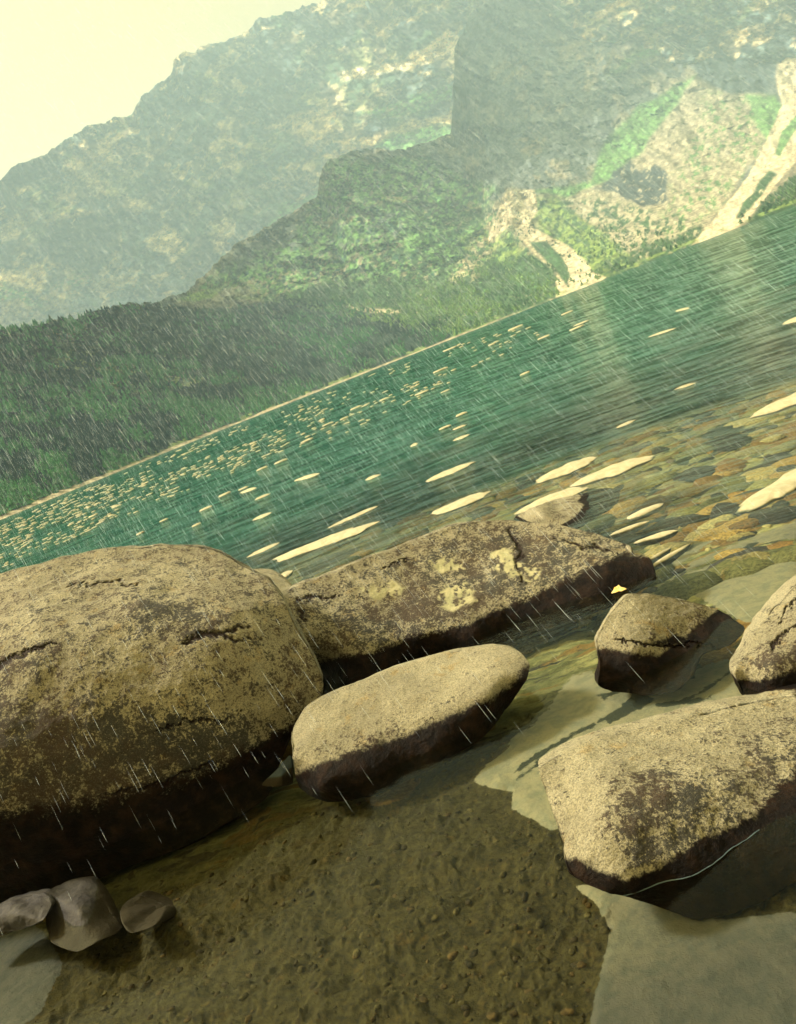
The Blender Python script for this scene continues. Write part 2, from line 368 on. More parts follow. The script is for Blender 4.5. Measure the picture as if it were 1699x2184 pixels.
def paint_far(px, py, P):
    n = fbm(px / 30, py / 30, oct=6, seed=101, gain=.65); n2 = fbm(px / 45 + py / 90, py / 40, oct=5, seed=102, gain=.62)
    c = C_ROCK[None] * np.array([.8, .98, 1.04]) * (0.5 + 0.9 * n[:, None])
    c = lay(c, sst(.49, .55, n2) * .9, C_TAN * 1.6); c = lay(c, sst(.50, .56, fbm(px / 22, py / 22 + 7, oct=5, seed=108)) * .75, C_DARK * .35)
    c = lay(c, sst(.56, .62, fbm(px / 50, py / 50, oct=4, seed=120)) * .4, C_GREEN)
    R = lambda poly, soft=8, warp=14, seed=3, dens=None: region(px, py, poly, soft, warp, seed, dens)
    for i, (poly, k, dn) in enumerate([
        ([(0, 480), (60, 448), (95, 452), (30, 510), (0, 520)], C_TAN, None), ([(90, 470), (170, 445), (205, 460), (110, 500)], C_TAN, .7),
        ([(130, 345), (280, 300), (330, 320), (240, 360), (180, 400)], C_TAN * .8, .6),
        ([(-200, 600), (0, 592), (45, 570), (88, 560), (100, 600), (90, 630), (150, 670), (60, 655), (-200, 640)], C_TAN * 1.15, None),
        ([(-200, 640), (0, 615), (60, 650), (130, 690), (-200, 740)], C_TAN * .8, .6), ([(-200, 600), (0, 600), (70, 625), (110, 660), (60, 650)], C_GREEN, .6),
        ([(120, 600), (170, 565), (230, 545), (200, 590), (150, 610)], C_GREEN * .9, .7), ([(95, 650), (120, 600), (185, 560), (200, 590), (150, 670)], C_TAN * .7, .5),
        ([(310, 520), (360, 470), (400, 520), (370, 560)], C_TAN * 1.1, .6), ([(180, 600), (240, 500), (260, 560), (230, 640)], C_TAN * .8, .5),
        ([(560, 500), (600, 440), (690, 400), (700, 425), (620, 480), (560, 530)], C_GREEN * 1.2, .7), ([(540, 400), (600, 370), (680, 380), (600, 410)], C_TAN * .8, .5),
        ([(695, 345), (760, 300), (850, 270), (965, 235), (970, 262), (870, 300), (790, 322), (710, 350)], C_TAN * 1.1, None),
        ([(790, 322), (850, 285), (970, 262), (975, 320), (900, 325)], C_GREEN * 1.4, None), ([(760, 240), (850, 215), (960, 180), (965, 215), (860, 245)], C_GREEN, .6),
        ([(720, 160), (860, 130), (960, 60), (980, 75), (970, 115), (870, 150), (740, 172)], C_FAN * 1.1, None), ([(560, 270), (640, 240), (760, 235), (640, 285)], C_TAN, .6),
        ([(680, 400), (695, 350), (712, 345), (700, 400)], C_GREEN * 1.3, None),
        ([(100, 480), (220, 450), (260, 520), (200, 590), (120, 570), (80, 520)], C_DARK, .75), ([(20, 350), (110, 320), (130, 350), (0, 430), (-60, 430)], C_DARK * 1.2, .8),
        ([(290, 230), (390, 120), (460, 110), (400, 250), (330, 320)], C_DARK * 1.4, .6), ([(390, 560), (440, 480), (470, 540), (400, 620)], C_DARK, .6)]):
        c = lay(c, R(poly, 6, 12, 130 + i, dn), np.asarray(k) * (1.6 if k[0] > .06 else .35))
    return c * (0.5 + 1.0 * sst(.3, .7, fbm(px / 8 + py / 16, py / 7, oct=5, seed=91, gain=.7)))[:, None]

N_SIL = [(-700, 900), (-300, 790), (0, 700), (170, 674), (250, 650), (340, 641), (400, 620), (440, 585), (500, 522), (600, 470), (675, 418), (684, 375), (705, 336), (770, 316), (850, 318), (930, 300), (962, 285), (966, 200), (972, 110), (1000, 45), (1060, -60), (1300, -160), (1699, -200), (2300, -200), (2900, 0)]
N_DST = [500, 520, 600, 650, 710, 800, 950, 1150, 1350, 1480, 1560, 1600, 1640, 1680, 1740, 1800, 1880, 2050, 2250, 2500, 2800, 3200, 3500, 3100, 2700]
near, NP, NPX, NPY = terrain('near_hills', N_SIL, N_DST, lambda a: np.interp(a, SHORE_AZ, SHORE_D) * (1 + .015 * (fbm(a * 60, a * 0, oct=4, seed=3) - .5)),
    lambda r: np.arctan(-(1.7 + 1.2) / r), 1500, 520, .085, paint_near, 11)
M_SIL = [(-900, 640), (-500, 560), (-100, 440), (0, 392), (26, 358), (94, 333), (150, 298), (196, 265), (282, 243), (307, 205), (367, 162), (371, 128), (401, 111), (512, 77), (546, 43), (600, 28), (683, 5), (850, -60), (1200, -130), (1700, -200)]
M_DST = [1.6 * q_ for q_ in [1600, 1600, 1620, 1650, 1660, 1680, 1700, 1720, 1750, 1760, 1800, 1880, 1980, 2080, 2140, 2050, 1900, 1780, 1750, 1750]]
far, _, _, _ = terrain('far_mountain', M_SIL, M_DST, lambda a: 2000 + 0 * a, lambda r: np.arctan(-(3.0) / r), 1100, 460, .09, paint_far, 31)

# ------------------------------------------------------------------ far wood: spruces and scrub
def mat_leaf():
    m = NT('needle_foliage'); c = m.attr('col', True); n = m.noise(m.pos(), 0.8, 4, 0.7)
    return m.done(m.bsdf(m.mix(1.0, c, m.ramp(n, .3, .7, .5, 1.6), 'MULTIPLY'), 0.9, None, 0.1))
M_LEAF = mat_leaf()
def wood(name, poly, count, hmin, hmax, wide, cols, seed, label, dens_seed, tiers=3):
    rng = np.random.default_rng(seed)
    flatP = NP.reshape(-1, 3); fx = NPX.ravel(); fy = NPY.ravel()
    ins = (sdf(fx, fy, poly) > 0) & (flatP[:, 2] > 1.2)
    idx = np.flatnonzero(ins); idx = rng.choice(idx, count * 2)
    dn = fbm(fx[idx] / 40, fy[idx] / 22, oct=3, seed=dens_seed); idx = idx[dn > rng.uniform(.25, .62, len(idx))][:count]
    base = flatP[idx]; n = len(base)
    base = base + np.c_[rng.uniform(-1.5, 1.5, (n, 2)), np.full(n, -.4)]
    tone = fbm(fx[idx] / 60, fy[idx] / 30, oct=3, seed=dens_seed + 1)
    H = rng.uniform(hmin, hmax, n) * (0.7 + .5 * rng.random(n)); Wd = H * wide * rng.uniform(.8, 1.2, n)
    K = 7; Vs = []; Cs = []; Fs = []; off = 0
    ang0 = rng.uniform(0, 6.28, n)
    cols = np.array(cols)
    t_ = sst(.38, .62, tone + rng.uniform(-.1, .1, n))[:, None]; tc = cols[0] * (1 - t_) + cols[1] * t_
    for t in range(tiers):
        z0 = H * (0.06 + .27 * t * 3 / tiers * 1.0); z1 = H * min(1.0, .50 + .25 * t) if t < tiers - 1 else H
        rad = Wd * (1 - .28 * t)
        for k in range(K):
            a = ang0 + 2 * pi * k / K + t * .4
            rr = rad * rng.uniform(.6, 1.15, n)
            Vs.append(np.stack([base[:, 0] + np.cos(a) * rr, base[:, 1] + np.sin(a) * rr, base[:, 2] + z0 + H * rng.uniform(-.05, .05, n)], -1)); Cs.append(tc * rng.uniform(.7, 1.5, (n, 1)))
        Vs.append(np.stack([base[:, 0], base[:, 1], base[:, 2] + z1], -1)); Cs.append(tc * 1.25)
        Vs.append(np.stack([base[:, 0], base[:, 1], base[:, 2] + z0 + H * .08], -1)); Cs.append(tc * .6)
    nv = tiers * (K + 2); V = np.stack(Vs, 1).reshape(-1, 3); C = np.stack(Cs, 1).reshape(-1, 3)
    f = []
    for t in range(tiers):
        o = t * (K + 2)
        for k in range(K): f += [(o + k, o + (k + 1) % K, o + K), (o + (k + 1) % K, o + k, o + K + 1)]
    f = np.array(f); Fa = (f[None] + (np.arange(n) * nv)[:, None, None]).reshape(-1, 3)
    return tag(mesh_obj(name, V, Fa, M_LEAF, smooth=False, attrs={'col': C}), label, 'wood', kind='stuff')
wood('conifer_forest', FOREST, 26000, 2.4, 5.2, .36, [(.001, .018, .016), (.034, .14, .045)], 5, 'dark conifer wood covering the low hill on the far shore', 60)
wood('pine_scrub', BRUSH, 3800, 2.0, 4.0, .55, [(.035, .09, .035), (.11, .2, .05)], 6, 'low green pine scrub between the wood and the pale gravel fan', 61, 2)
wood('slope_scrub', [(870, 450), (1080, 430), (1180, 500), (1290, 480), (1430, 500), (1480, 520), (1290, 595), (1215, 640), (1195, 545), (1130, 505), (1000, 620), (880, 600)], 1100, 1.8, 3.6, .6, [(.035, .085, .035), (.08, .15, .05)], 9, 'scattered bushes on the green slope beside the pale gravel fan', 62, 2)
wood('shore_scrub', [(1560, 480), (1640, 420), (1699, 370), (2000, 240), (2000, 330), (1620, 478)], 700, 1.8, 3.4, .6, [(.03, .075, .035), (.06, .12, .04)], 10, 'dark bushes above the water at the right end of the far shore', 63, 2)

# ------------------------------------------------------------------ lake bed
PALE_POLYS = [  # mostly sky reflections on the water, painted on the bed as pale patches
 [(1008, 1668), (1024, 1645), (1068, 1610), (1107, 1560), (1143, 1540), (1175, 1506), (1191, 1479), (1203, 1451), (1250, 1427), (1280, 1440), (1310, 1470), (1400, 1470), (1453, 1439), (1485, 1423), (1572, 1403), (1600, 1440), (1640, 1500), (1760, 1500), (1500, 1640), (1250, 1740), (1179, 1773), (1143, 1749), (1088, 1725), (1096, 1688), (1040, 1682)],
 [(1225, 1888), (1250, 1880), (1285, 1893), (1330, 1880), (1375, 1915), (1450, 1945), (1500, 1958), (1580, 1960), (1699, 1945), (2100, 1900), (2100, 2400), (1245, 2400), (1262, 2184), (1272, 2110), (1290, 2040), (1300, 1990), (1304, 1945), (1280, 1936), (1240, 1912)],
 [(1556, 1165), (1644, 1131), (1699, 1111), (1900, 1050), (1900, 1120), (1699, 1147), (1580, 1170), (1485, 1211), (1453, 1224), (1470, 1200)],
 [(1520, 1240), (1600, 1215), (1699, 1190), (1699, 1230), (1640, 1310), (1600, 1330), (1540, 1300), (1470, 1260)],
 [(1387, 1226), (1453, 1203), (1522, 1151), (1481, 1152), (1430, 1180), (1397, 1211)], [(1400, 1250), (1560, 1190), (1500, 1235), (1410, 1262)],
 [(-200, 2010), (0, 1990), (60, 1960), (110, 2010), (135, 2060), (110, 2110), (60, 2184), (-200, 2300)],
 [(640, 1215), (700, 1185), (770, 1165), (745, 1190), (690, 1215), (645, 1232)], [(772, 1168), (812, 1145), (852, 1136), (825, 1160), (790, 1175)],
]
DARK_POLYS = [  # streaks across the pale patches are rock reflections painted dark; others dark bottom
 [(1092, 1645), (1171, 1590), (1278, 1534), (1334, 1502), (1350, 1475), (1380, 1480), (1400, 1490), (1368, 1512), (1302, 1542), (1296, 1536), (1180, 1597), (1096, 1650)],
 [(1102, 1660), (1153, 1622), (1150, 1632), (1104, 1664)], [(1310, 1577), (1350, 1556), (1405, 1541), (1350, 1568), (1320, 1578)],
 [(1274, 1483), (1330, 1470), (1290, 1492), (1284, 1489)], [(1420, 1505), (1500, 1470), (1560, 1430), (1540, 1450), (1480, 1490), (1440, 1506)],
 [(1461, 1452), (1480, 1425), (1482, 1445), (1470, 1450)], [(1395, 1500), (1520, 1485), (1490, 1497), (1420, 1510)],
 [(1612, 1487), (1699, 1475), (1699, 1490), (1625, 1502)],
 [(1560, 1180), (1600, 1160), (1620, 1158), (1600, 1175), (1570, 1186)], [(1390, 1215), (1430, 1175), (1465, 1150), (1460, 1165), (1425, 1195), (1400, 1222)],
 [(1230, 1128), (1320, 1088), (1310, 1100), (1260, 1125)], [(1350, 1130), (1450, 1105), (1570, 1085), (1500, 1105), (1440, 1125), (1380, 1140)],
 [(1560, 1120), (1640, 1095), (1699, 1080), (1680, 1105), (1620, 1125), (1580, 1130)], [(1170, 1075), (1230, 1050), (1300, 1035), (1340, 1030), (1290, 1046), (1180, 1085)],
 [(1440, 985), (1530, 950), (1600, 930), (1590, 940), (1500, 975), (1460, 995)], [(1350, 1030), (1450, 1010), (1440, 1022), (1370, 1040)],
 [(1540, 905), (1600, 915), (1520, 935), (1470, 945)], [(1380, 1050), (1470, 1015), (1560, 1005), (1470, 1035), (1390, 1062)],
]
OCHRE_POLYS = [
 [(1455, 1115), (1520, 1100), (1596, 1087), (1668, 1062), (1680, 1087), (1620, 1127), (1550, 1165), (1501, 1160), (1461, 1147)],
 [(1068, 1068), (1120, 1040), (1200, 1010), (1180, 1035), (1110, 1072)], [(1192, 1028), (1220, 1008), (1260, 1002), (1230, 1022)],
 [(1280, 1085), (1300, 1060), (1340, 1060), (1330, 1090), (1240, 1128), (1220, 1120)], [(1600, 940), (1699, 900), (1760, 890), (1699, 950), (1620, 960)],
 [(1380, 1110), (1480, 1060), (1580, 1040), (1560, 1075), (1450, 1100)], [(1540, 935), (1600, 925), (1600, 945), (1530, 958)],
 [(1530, 1360), (1600, 1300), (1640, 1290), (1600, 1340), (1540, 1400)], [(1480, 1400), (1560, 1380), (1580, 1400), (1500, 1420)],
 [(780, 1700), (860, 1665), (900, 1660), (870, 1700), (800, 1720)],
 [(900, 1080), (990, 1060), (1060, 1045), (1100, 1050), (1000, 1090), (880, 1130), (840, 1140)],
]
na, nd = 760, 900
aa = np.linspace(-0.75, 0.75, na)
dd = np.r_[np.geomspace(0.9, 16, nd - 60), np.geomspace(16.5, 2500, 60)]
A, D = np.meshgrid(aa, dd); X = np.sin(A) * D; Y = np.cos(A) * D
zb = -0.17 - 0.30 * sst(3.5, 9, D) - 2.2 * sst(9, 30, D) - 16 * sst(28, 120, D)
ppx, ppy = proj(np.stack([X, Y, zb], -1).reshape(-1, 3))
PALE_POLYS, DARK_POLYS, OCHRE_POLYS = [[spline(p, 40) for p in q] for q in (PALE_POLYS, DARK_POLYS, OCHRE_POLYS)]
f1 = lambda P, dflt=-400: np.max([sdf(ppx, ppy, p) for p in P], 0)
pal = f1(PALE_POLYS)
lift = sst(-25, 25, pal).reshape(X.shape)
zb = zb + lift * 0.02
rel = (fbm(X * 6, Y * 6, oct=6, seed=200, gain=.6) - .5)
lump = np.maximum(0, fbm(X * 17 + rel * 4, Y * 11, oct=4, seed=210) - .5) * .22
zb = zb + (rel * .07 + lump * .4 * sst(5.0, 3.6, D)) * (1 - .85 * lift)
V = np.stack([X, Y, zb], -1).reshape(-1, 3)
ppx, ppy = proj(V)
cl = lambda v: np.clip(v, -60, 60)
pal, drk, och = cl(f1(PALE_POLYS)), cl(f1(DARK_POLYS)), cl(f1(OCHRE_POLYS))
def mat_bed():
    m = NT('lake_bed_gravel'); p = m.pos(); ps = m.pos((.75, 2.0, 1), (0, 0, .16))
    big = m.noise(p, 1.6, 5, .6); mid = m.noise(ps, 2.6, 4, .55, 1.2); fine = m.noise(p, 38, 5, .75); grit = m.noise(p, 110, 3, .8)
    s = m.n('ShaderNodeSeparateXYZ'); m.l(m.pos(), s.inputs[0]); dist = s.outputs[1]
    c = m.mix(m.ramp(fine, .35, .65), (.014, .0115, .003), (.054, .043, .014))
    c = m.mix(m.math('MULTIPLY', m.ramp(m.noise(p, 12, 5, .7), .56, .7), .5), c, (.10, .058, .012))
    c = m.mix(m.math('MULTIPLY', m.ramp(fine, .46, .34), .7), c, (.018, .012, .006))
    # larger cobbles further out
    farf = m.ramp(dist, 3.6, 5.2)
    c2 = m.mix(m.ramp(mid, .36, .66), (.13, .14, .06), (.46, .43, .22))
    c2 = m.mix(m.ramp(m.noise(ps, 1.7, 4, .55, 1.4), .55, .60), c2, (.26, .155, .05))
    c2 = m.mix(m.ramp(m.noise(ps, 2.3, 4, .6, 1.6), .56, .60), c2, (.03, .028, .035))
    c2 = m.mix(m.math('MULTIPLY', m.ramp(m.noise(ps, 9, 5, .75), .48, .60), .6), c2, (.07, .07, .035))
    c2 = m.mix(m.math('MULTIPLY', m.ramp(grit, .5, .6), .3), c2, (.06, .06, .04))
    c = m.mix(farf, c, c2)
    wob = m.math('MULTIPLY', m.math('SUBTRACT', m.noise(p, 22, 5, .7), .5), 14.0)
    E = lambda a, e: m.ramp(m.math('ADD', m.attr(a), wob), -e, e)
    c = m.mix(E('ochre', 3), c, m.mix(m.ramp(fine, .4, .65), (.13, .065, .012), (.30, .18, .05)))
    refl_and_silt = m.mix(m.math('MULTIPLY', m.ramp(dist, 2.1, 2.8), m.ramp(s.outputs[0], -1.0, 0.0)), (.080, .078, .080), (.27, .245, .19)); refl_and_silt = m.mix(m.math('MULTIPLY', m.ramp(m.noise(p, 13, 6, .75), .42, .62), .6), refl_and_silt, m.mix(1.0, refl_and_silt, (.50, .62, .70), 'MULTIPLY'))  # tone of the painted sky reflections and of some pale bottom
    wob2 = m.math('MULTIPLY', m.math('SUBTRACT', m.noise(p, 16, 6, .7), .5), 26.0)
    c = m.mix(m.ramp(m.math('ADD', m.attr('pale'), wob2), -1.5, 1.5), c, refl_and_silt)
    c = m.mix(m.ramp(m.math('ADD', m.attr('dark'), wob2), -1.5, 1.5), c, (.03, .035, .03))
    n = m.bump(m.math('ADD', fine, m.math('MULTIPLY', grit, .3)), .5, .02)
    return m.done(m.bsdf(c, .8, n, .2))
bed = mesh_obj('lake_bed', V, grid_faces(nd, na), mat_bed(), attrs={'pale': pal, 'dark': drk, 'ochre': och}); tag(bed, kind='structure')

# pebbles and sunken cobbles lying on the bed
def scatter_stones(name, pick, count, smin, smax, flat, cols, label, seed):
    rng = np.random.default_rng(seed); idx = rng.choice(np.flatnonzero(pick), count); vs, fs, cs, off = [], [], [], 0
    n1, n2 = 6, 10; th = np.linspace(0, pi, n1)[:, None]; ph = np.linspace(0, 2 * pi, n2, endpoint=False)[None]
    U = np.stack([np.sin(th) * np.cos(ph), np.sin(th) * np.sin(ph), np.cos(th) * np.ones_like(ph)], -1); Fc = grid_faces(n1, n2, True); cols = np.array(cols)
    for i in idx:
        G = U * (1 + (fbm(U[..., 0] * 1.5 + i % 97, U[..., 1] * 1.5, U[..., 2] * 1.5, oct=2, seed=5) - .5) * .8)[..., None]
        w_ = smin + (smax - smin) * rng.random() ** 2.2; a = rng.uniform(0, 6.28); G = G * np.array([w_, w_ * rng.uniform(.5, .9), w_ * flat * rng.uniform(.6, 1.3)])
        G = np.stack([G[..., 0] * cos(a) - G[..., 1] * sin(a), G[..., 0] * sin(a) + G[..., 1] * cos(a), G[..., 2]], -1).reshape(-1, 3) + V[i]
        vs.append(G); fs.append(Fc + off); off += len(G); cs.append(np.tile(cols[rng.integers(len(cols))] * rng.uniform(.6, 1.3), (len(G), 1)))
    m = NT(name + '_stone'); nn = m.noise(m.pos(), 45, 5, .7)
    mat = m.done(m.bsdf(m.mix(1.0, m.attr('col', True), m.ramp(nn, .35, .65, .45, 1.5), 'MULTIPLY'), .8, m.bump(nn, .5, .01), .2))
    return tag(mesh_obj(name, np.vstack(vs), np.vstack(fs), mat, attrs={'col': np.vstack(cs)}), label, 'pebbles', kind='stuff')
Df = np.hypot(V[:, 0], V[:, 1])
scatter_stones('pebbles', (Df < 4.2) & (Df > 1.8) & (pal < -8) & (np.abs(V[:, 0]) < 2.4), 2600, .004, .022, .5, [(.045, .035, .012), (.065, .052, .022), (.03, .022, .012), (.06, .038, .014)], 'small brown pebbles on the bed of the near pool', 901)
scatter_stones('sunken_cobbles', (Df < 15) & (Df > 5.3) & (pal < -6) & (V[:, 0] > -1.5), 2200, .04, .30, .22, [(.20, .19, .08), (.30, .24, .11), (.05, .04, .04), (.26, .155, .045), (.12, .12, .06), (.36, .31, .16), (.035, .03, .035), (.20, .11, .035), (.30, .20, .07)], 'sunken cobbles of olive, ochre and dark stone under the clear shallows', 902)

# wide ground under everything, well below the lake bed, reaching the horizon
g = mesh_obj('ground', [(-5100, -50, -24), (5100, -50, -24), (5100, 6100, -24), (-5100, 6100, -24)], [(0, 1, 2, 3)], M_GREY); tag(g, kind='structure')

# ------------------------------------------------------------------ water
nw, mw = 500, 620
aw = np.linspace(-0.95, 0.95, nw); dw = np.geomspace(0.6, 1300, mw)
A, D = np.meshgrid(aw, dw)
amp = 0.0025 * sst(3.5, 7, D) + 0.010 * sst(8, 40, D)
X = np.sin(A) * D; Y = np.cos(A) * D
wz = (fbm(X * 2.2, Y * 3.0, oct=3, seed=300) - .5) * amp
V = np.stack([X, Y, wz], -1).reshape(-1, 3)
calm = sst(3.8, 6.5, D + (fbm(X, Y, oct=3, seed=301) - .5) * 2).ravel()
turb = sst(6.5, 21, D - X * .45 + (fbm(X * .7, Y * .9, oct=5, seed=302) - .5) * 9).ravel()
def mat_water():
    m = NT('lake_water'); p = m.pos((1, 1.5, 1), (0, 0, .12)); ca = m.attr('calm'); tu = m.attr('turbid')
    r1 = m.noise(p, 5.0, 4, .6, .4); r2 = m.noise(p, 22, 3, .6); r3 = m.noise(m.pos((.35, .8, 1)), .6, 5, .7)
    h = m.math('ADD', m.math('MULTIPLY', r1, .6), m.math('MULTIPLY', r2, .12)); 
    nrm = m.bump(h, m.ramp(ca, 0, 1, .05, .6), .05)
    r4 = m.noise(m.pos((.5, 2.2, 1), (0, 0, .1)), 1.3, 4, .7)
    body = m.mix(m.ramp(m.math('ADD', m.math('MULTIPLY', r3, .5), m.math('MULTIPLY', r4, .5)), .38, .62), (.001, .040, .030), (.012, .092, .068))
    ra = m.n('ShaderNodeAttribute', attribute_name='rip').outputs['Vector']
    rn = m.noise(ra, .8, 5, .72, .4); rs = m.ramp(rn, .36, .64)
    body = m.mix(rs, m.mix(1.0, body, (.6, .65, .65), 'MULTIPLY'), m.mix(1.0, body, (1.45, 1.4, 1.4), 'MULTIPLY'))  # light and dark of the ripples painted into the body colour
    dif = m.n('ShaderNodeBsdfDiffuse'); m.put(dif.inputs[0], body)
    tr = m.n('ShaderNodeBsdfTransparent'); tr.inputs[0].default_value = (.86, .90, .78, 1)
    b = m.n('ShaderNodeMixShader'); m.l(tu, b.inputs[0]); m.l(tr.outputs[0], b.inputs[1]); m.l(dif.outputs[0], b.inputs[2])
    gl = m.n('ShaderNodeBsdfGlossy'); gl.inputs['Roughness'].default_value = .06; gl.inputs[0].default_value = (.85, .95, .9, 1); m.l(nrm, gl.inputs['Normal'])
    fr = m.n('ShaderNodeFresnel'); fr.inputs['IOR'].default_value = 1.33; m.l(nrm, fr.inputs['Normal'])
    f = m.math('MULTIPLY', m.math('MINIMUM', fr.outputs[0], .42), m.ramp(ca, 0, 1, .35, m.ramp(rs, 0, 1, .45, 1.3)))
    x = m.n('ShaderNodeMixShader'); m.l(f, x.inputs[0]); m.l(b.outputs[0], x.inputs[1]); m.l(gl.outputs[0], x.inputs[2])
    return m.done(x.outputs[0])
rip = np.stack([X / (.8 * (D / 20) ** .45), 1.2 * (3230 / D) ** .75, 0 * D], -1).reshape(-1, 3)
water = mesh_obj('lake_water', V, grid_faces(mw, nw), mat_water(), attrs={'calm': calm, 'turbid': turb, 'rip': rip}); tag(water, kind='structure')

# ------------------------------------------------------------------ boulders
def tps(pts, vals, q, reg=1e-3):
    P = np.array(pts, float) / 300; Q = np.array(q, float) / 300
    def ph(r2): return np.where(r2 > 1e-12, r2 * np.log(r2 + 1e-12), 0) * .5
    n = len(P); K = ph(((P[:, None] - P[None]) ** 2).sum(-1)) + reg * np.eye(n)
    T = np.c_[np.ones(n), P]; Mx = np.zeros((n + 3, n + 3)); Mx[:n, :n] = K; Mx[:n, n:] = T; Mx[n:, :n] = T.T
    s = np.linalg.solve(Mx, np.r_[vals, np.zeros(3)])
    return ph(((Q[:, None] - P[None]) ** 2).sum(-1)) @ s[:n] + np.c_[np.ones(len(Q)), Q] @ s[n:]
def ydist(p):
    x, y, d = p
    return d if d > 0 else float(at_z(x, y, d if d < 0 else 0.0)[1])
def rock(name, outline, inner, back, label, cat='boulder', ns=260, nr=110, amp=.02, freq=3.0, seed=1, mat=None, wet_z=.07, stains=(), lichens=(), wet_shades=(), cracks=(), center=None, base_stain=.45, group=None, rnd=.0, wsoft=24, line=False):
    """a boulder with its seen outline traced in the picture frame, placed at true distance, closed and round behind"""
    ctl = [(x, y, ydist((x, y, d))) for x, y, d in outline]; inn = [(x, y, ydist((x, y, d))) for x, y, d in inner]
    O = spline(ctl, ns)
    c = np.array(center if center is not None else np.mean(O[:, :2], 0))
    allp = ctl + inn
    s = np.sin(np.linspace(0, pi / 2, nr)); s[0] = 1e-3
    Q = c + s[:, None, None] * (O[None, :, :2] - c)
    q = Q.reshape(-1, 2)
    dist = tps([p[:2] for p in allp], [p[2] for p in allp], q)
    # round off the rim
    ss = np.repeat(s, ns); dist = dist + rnd * (1 - np.sqrt(np.clip(1 - ss ** 2, 0, 1))) 
    front = at_y(q[:, 0], q[:, 1], dist).reshape(nr, ns, 3)
    rim = front[-1]; nb = 26; rows = []
    C = rim.mean(0); C[2] = min(C[2], rim[:, 2].min() * .5 + C[2] * .5)
    B = np.array([0, back, -.05])
    for k in range(1, nb + 1):
        th = k / nb * pi / 2
        rows.append(C + (rim - C) * max(cos(th), 1e-3) + B * sin(th))
    G = np.concatenate([front, np.array(rows)], 0)
    # normals
    du = np.roll(G, -1, 1) - np.roll(G, 1, 1); dv = np.gradient(G, axis=0)
    N = np.cross(du, dv); L = np.linalg.norm(N, axis=-1, keepdims=True); N = N / np.maximum(L, 1e-9)
    if (N[nr // 2] @ np.array([0, -1, .3])).mean() < 0: N = -N
    x, y, z = G[..., 0], G[..., 1], G[..., 2]
    d = (fbm(x * freq, y * freq, z * freq, oct=6, seed=seed, gain=.55) - .5) * amp * 2.4
    d = d - np.abs(fbm(x * freq * 2.3, y * freq * 2.3, z * freq * 2.3, oct=4, seed=seed + 40) - .5) * amp * .9
    vv = np.broadcast_to((np.minimum(1, np.arange(G.shape[0]) / 4))[:, None], d.shape)
    G = G + N * (d * vv)[..., None]; V = G.reshape(-1, 3)
    px, py = proj(V)
    wx = (fbm(px / 30, py / 30, oct=5, seed=seed + 3) - .5) * 60; wy = (fbm(px / 30, py / 30, oct=5, seed=seed + 4) - .5) * 40
    st = np.full(len(V), base_stain); li = np.zeros(len(V)); cr = np.zeros(len(V))
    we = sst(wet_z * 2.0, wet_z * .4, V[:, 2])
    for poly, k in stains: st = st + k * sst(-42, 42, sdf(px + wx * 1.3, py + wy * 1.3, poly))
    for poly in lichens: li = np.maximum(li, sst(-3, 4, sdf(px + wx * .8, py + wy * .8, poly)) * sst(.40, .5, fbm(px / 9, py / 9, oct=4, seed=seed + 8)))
    for poly in wet_shades: we = np.maximum(we, sst(-wsoft, wsoft, sdf(px + wx * .4, py + wy * .4, poly)))  # wetted foot plus the shaded boulder flanks, painted dark
    jx = (fbm(px / 14, py / 14, oct=4, seed=seed + 6, gain=.65) - .5) * 34; jy = (fbm(px / 14, py / 14, oct=4, seed=seed + 7, gain=.65) - .5) * 26
    wn = .25 + 1.5 * fbm(px / 7, py / 7, oct=3, seed=seed + 9)
    for crk in cracks:
        for (xa, ya, wa), (xb, yb, wb) in zip(crk[:-1], crk[1:]):
            ex, ey = xb - xa, yb - ya; t = np.clip(((px + jx - xa) * ex + (py + jy - ya) * ey) / (ex * ex + ey * ey), 0, 1)
            dd_ = np.hypot(px + jx - xa - t * ex, py + jy - ya - t * ey); cr = np.maximum(cr, sst(1.25, .4, dd_ / np.maximum(.6, (wa + (wb - wa) * t) * wn)))
    if len(cracks): V = V - N.reshape(-1, 3) * (cr * .006)[:, None]
    Fq = grid_faces(G.shape[0], ns, True)
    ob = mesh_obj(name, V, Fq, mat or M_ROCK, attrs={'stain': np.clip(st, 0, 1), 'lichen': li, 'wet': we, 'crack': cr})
    tag(ob, label, cat, group)
    if line:
        Z = G[:nr + 1, :, 2]; pts = []
        for j in range(ns):
            kx = [i for i in range(nr // 4, nr) if Z[i, j] > 0 >= Z[i + 1, j]]
            if kx and G[kx[0], j, 1] < line: i = kx[0]; t = Z[i, j] / (Z[i, j] - Z[i + 1, j] + 1e-9); pts.append((j, G[i, j] * (1 - t) + G[i + 1, j] * t))
        runs, cur = [], []
        for j, p in pts:
            if cur and (j - cur[-1][0] > 2 or np.linalg.norm(p - cur[-1][1]) > .12): runs.append(cur); cur = []
            cur.append((j, p))
        runs.append(cur); run = np.array([p for _, p in max(runs, key=len)])
        if len(run) > 12:
            kk = np.ones(5) / 5; run[2:-2] = np.stack([np.convolve(run[:, q], kk, 'valid') for q in range(3)], 1)
            off = np.array([(cos(a) , sin(a)) for a in np.linspace(0, 2 * pi, 6, endpoint=False)])
            T = np.gradient(run, axis=0); Nn = np.stack([T[:, 1], -T[:, 0], 0 * T[:, 0]], 1); Nn /= np.linalg.norm(Nn, axis=1, keepdims=True) + 1e-9
            rad = .0016 * (.5 + fbm(np.arange(len(run)) / 9, np.zeros(len(run)), oct=3, seed=seed))
            tube = run[:, None] + Nn[:, None] * (off[None, :, :1] * rad[:, None, None] * 1.6) + np.array([0, 0, 1.]) * (off[None, :, 1:] * rad[:, None, None])
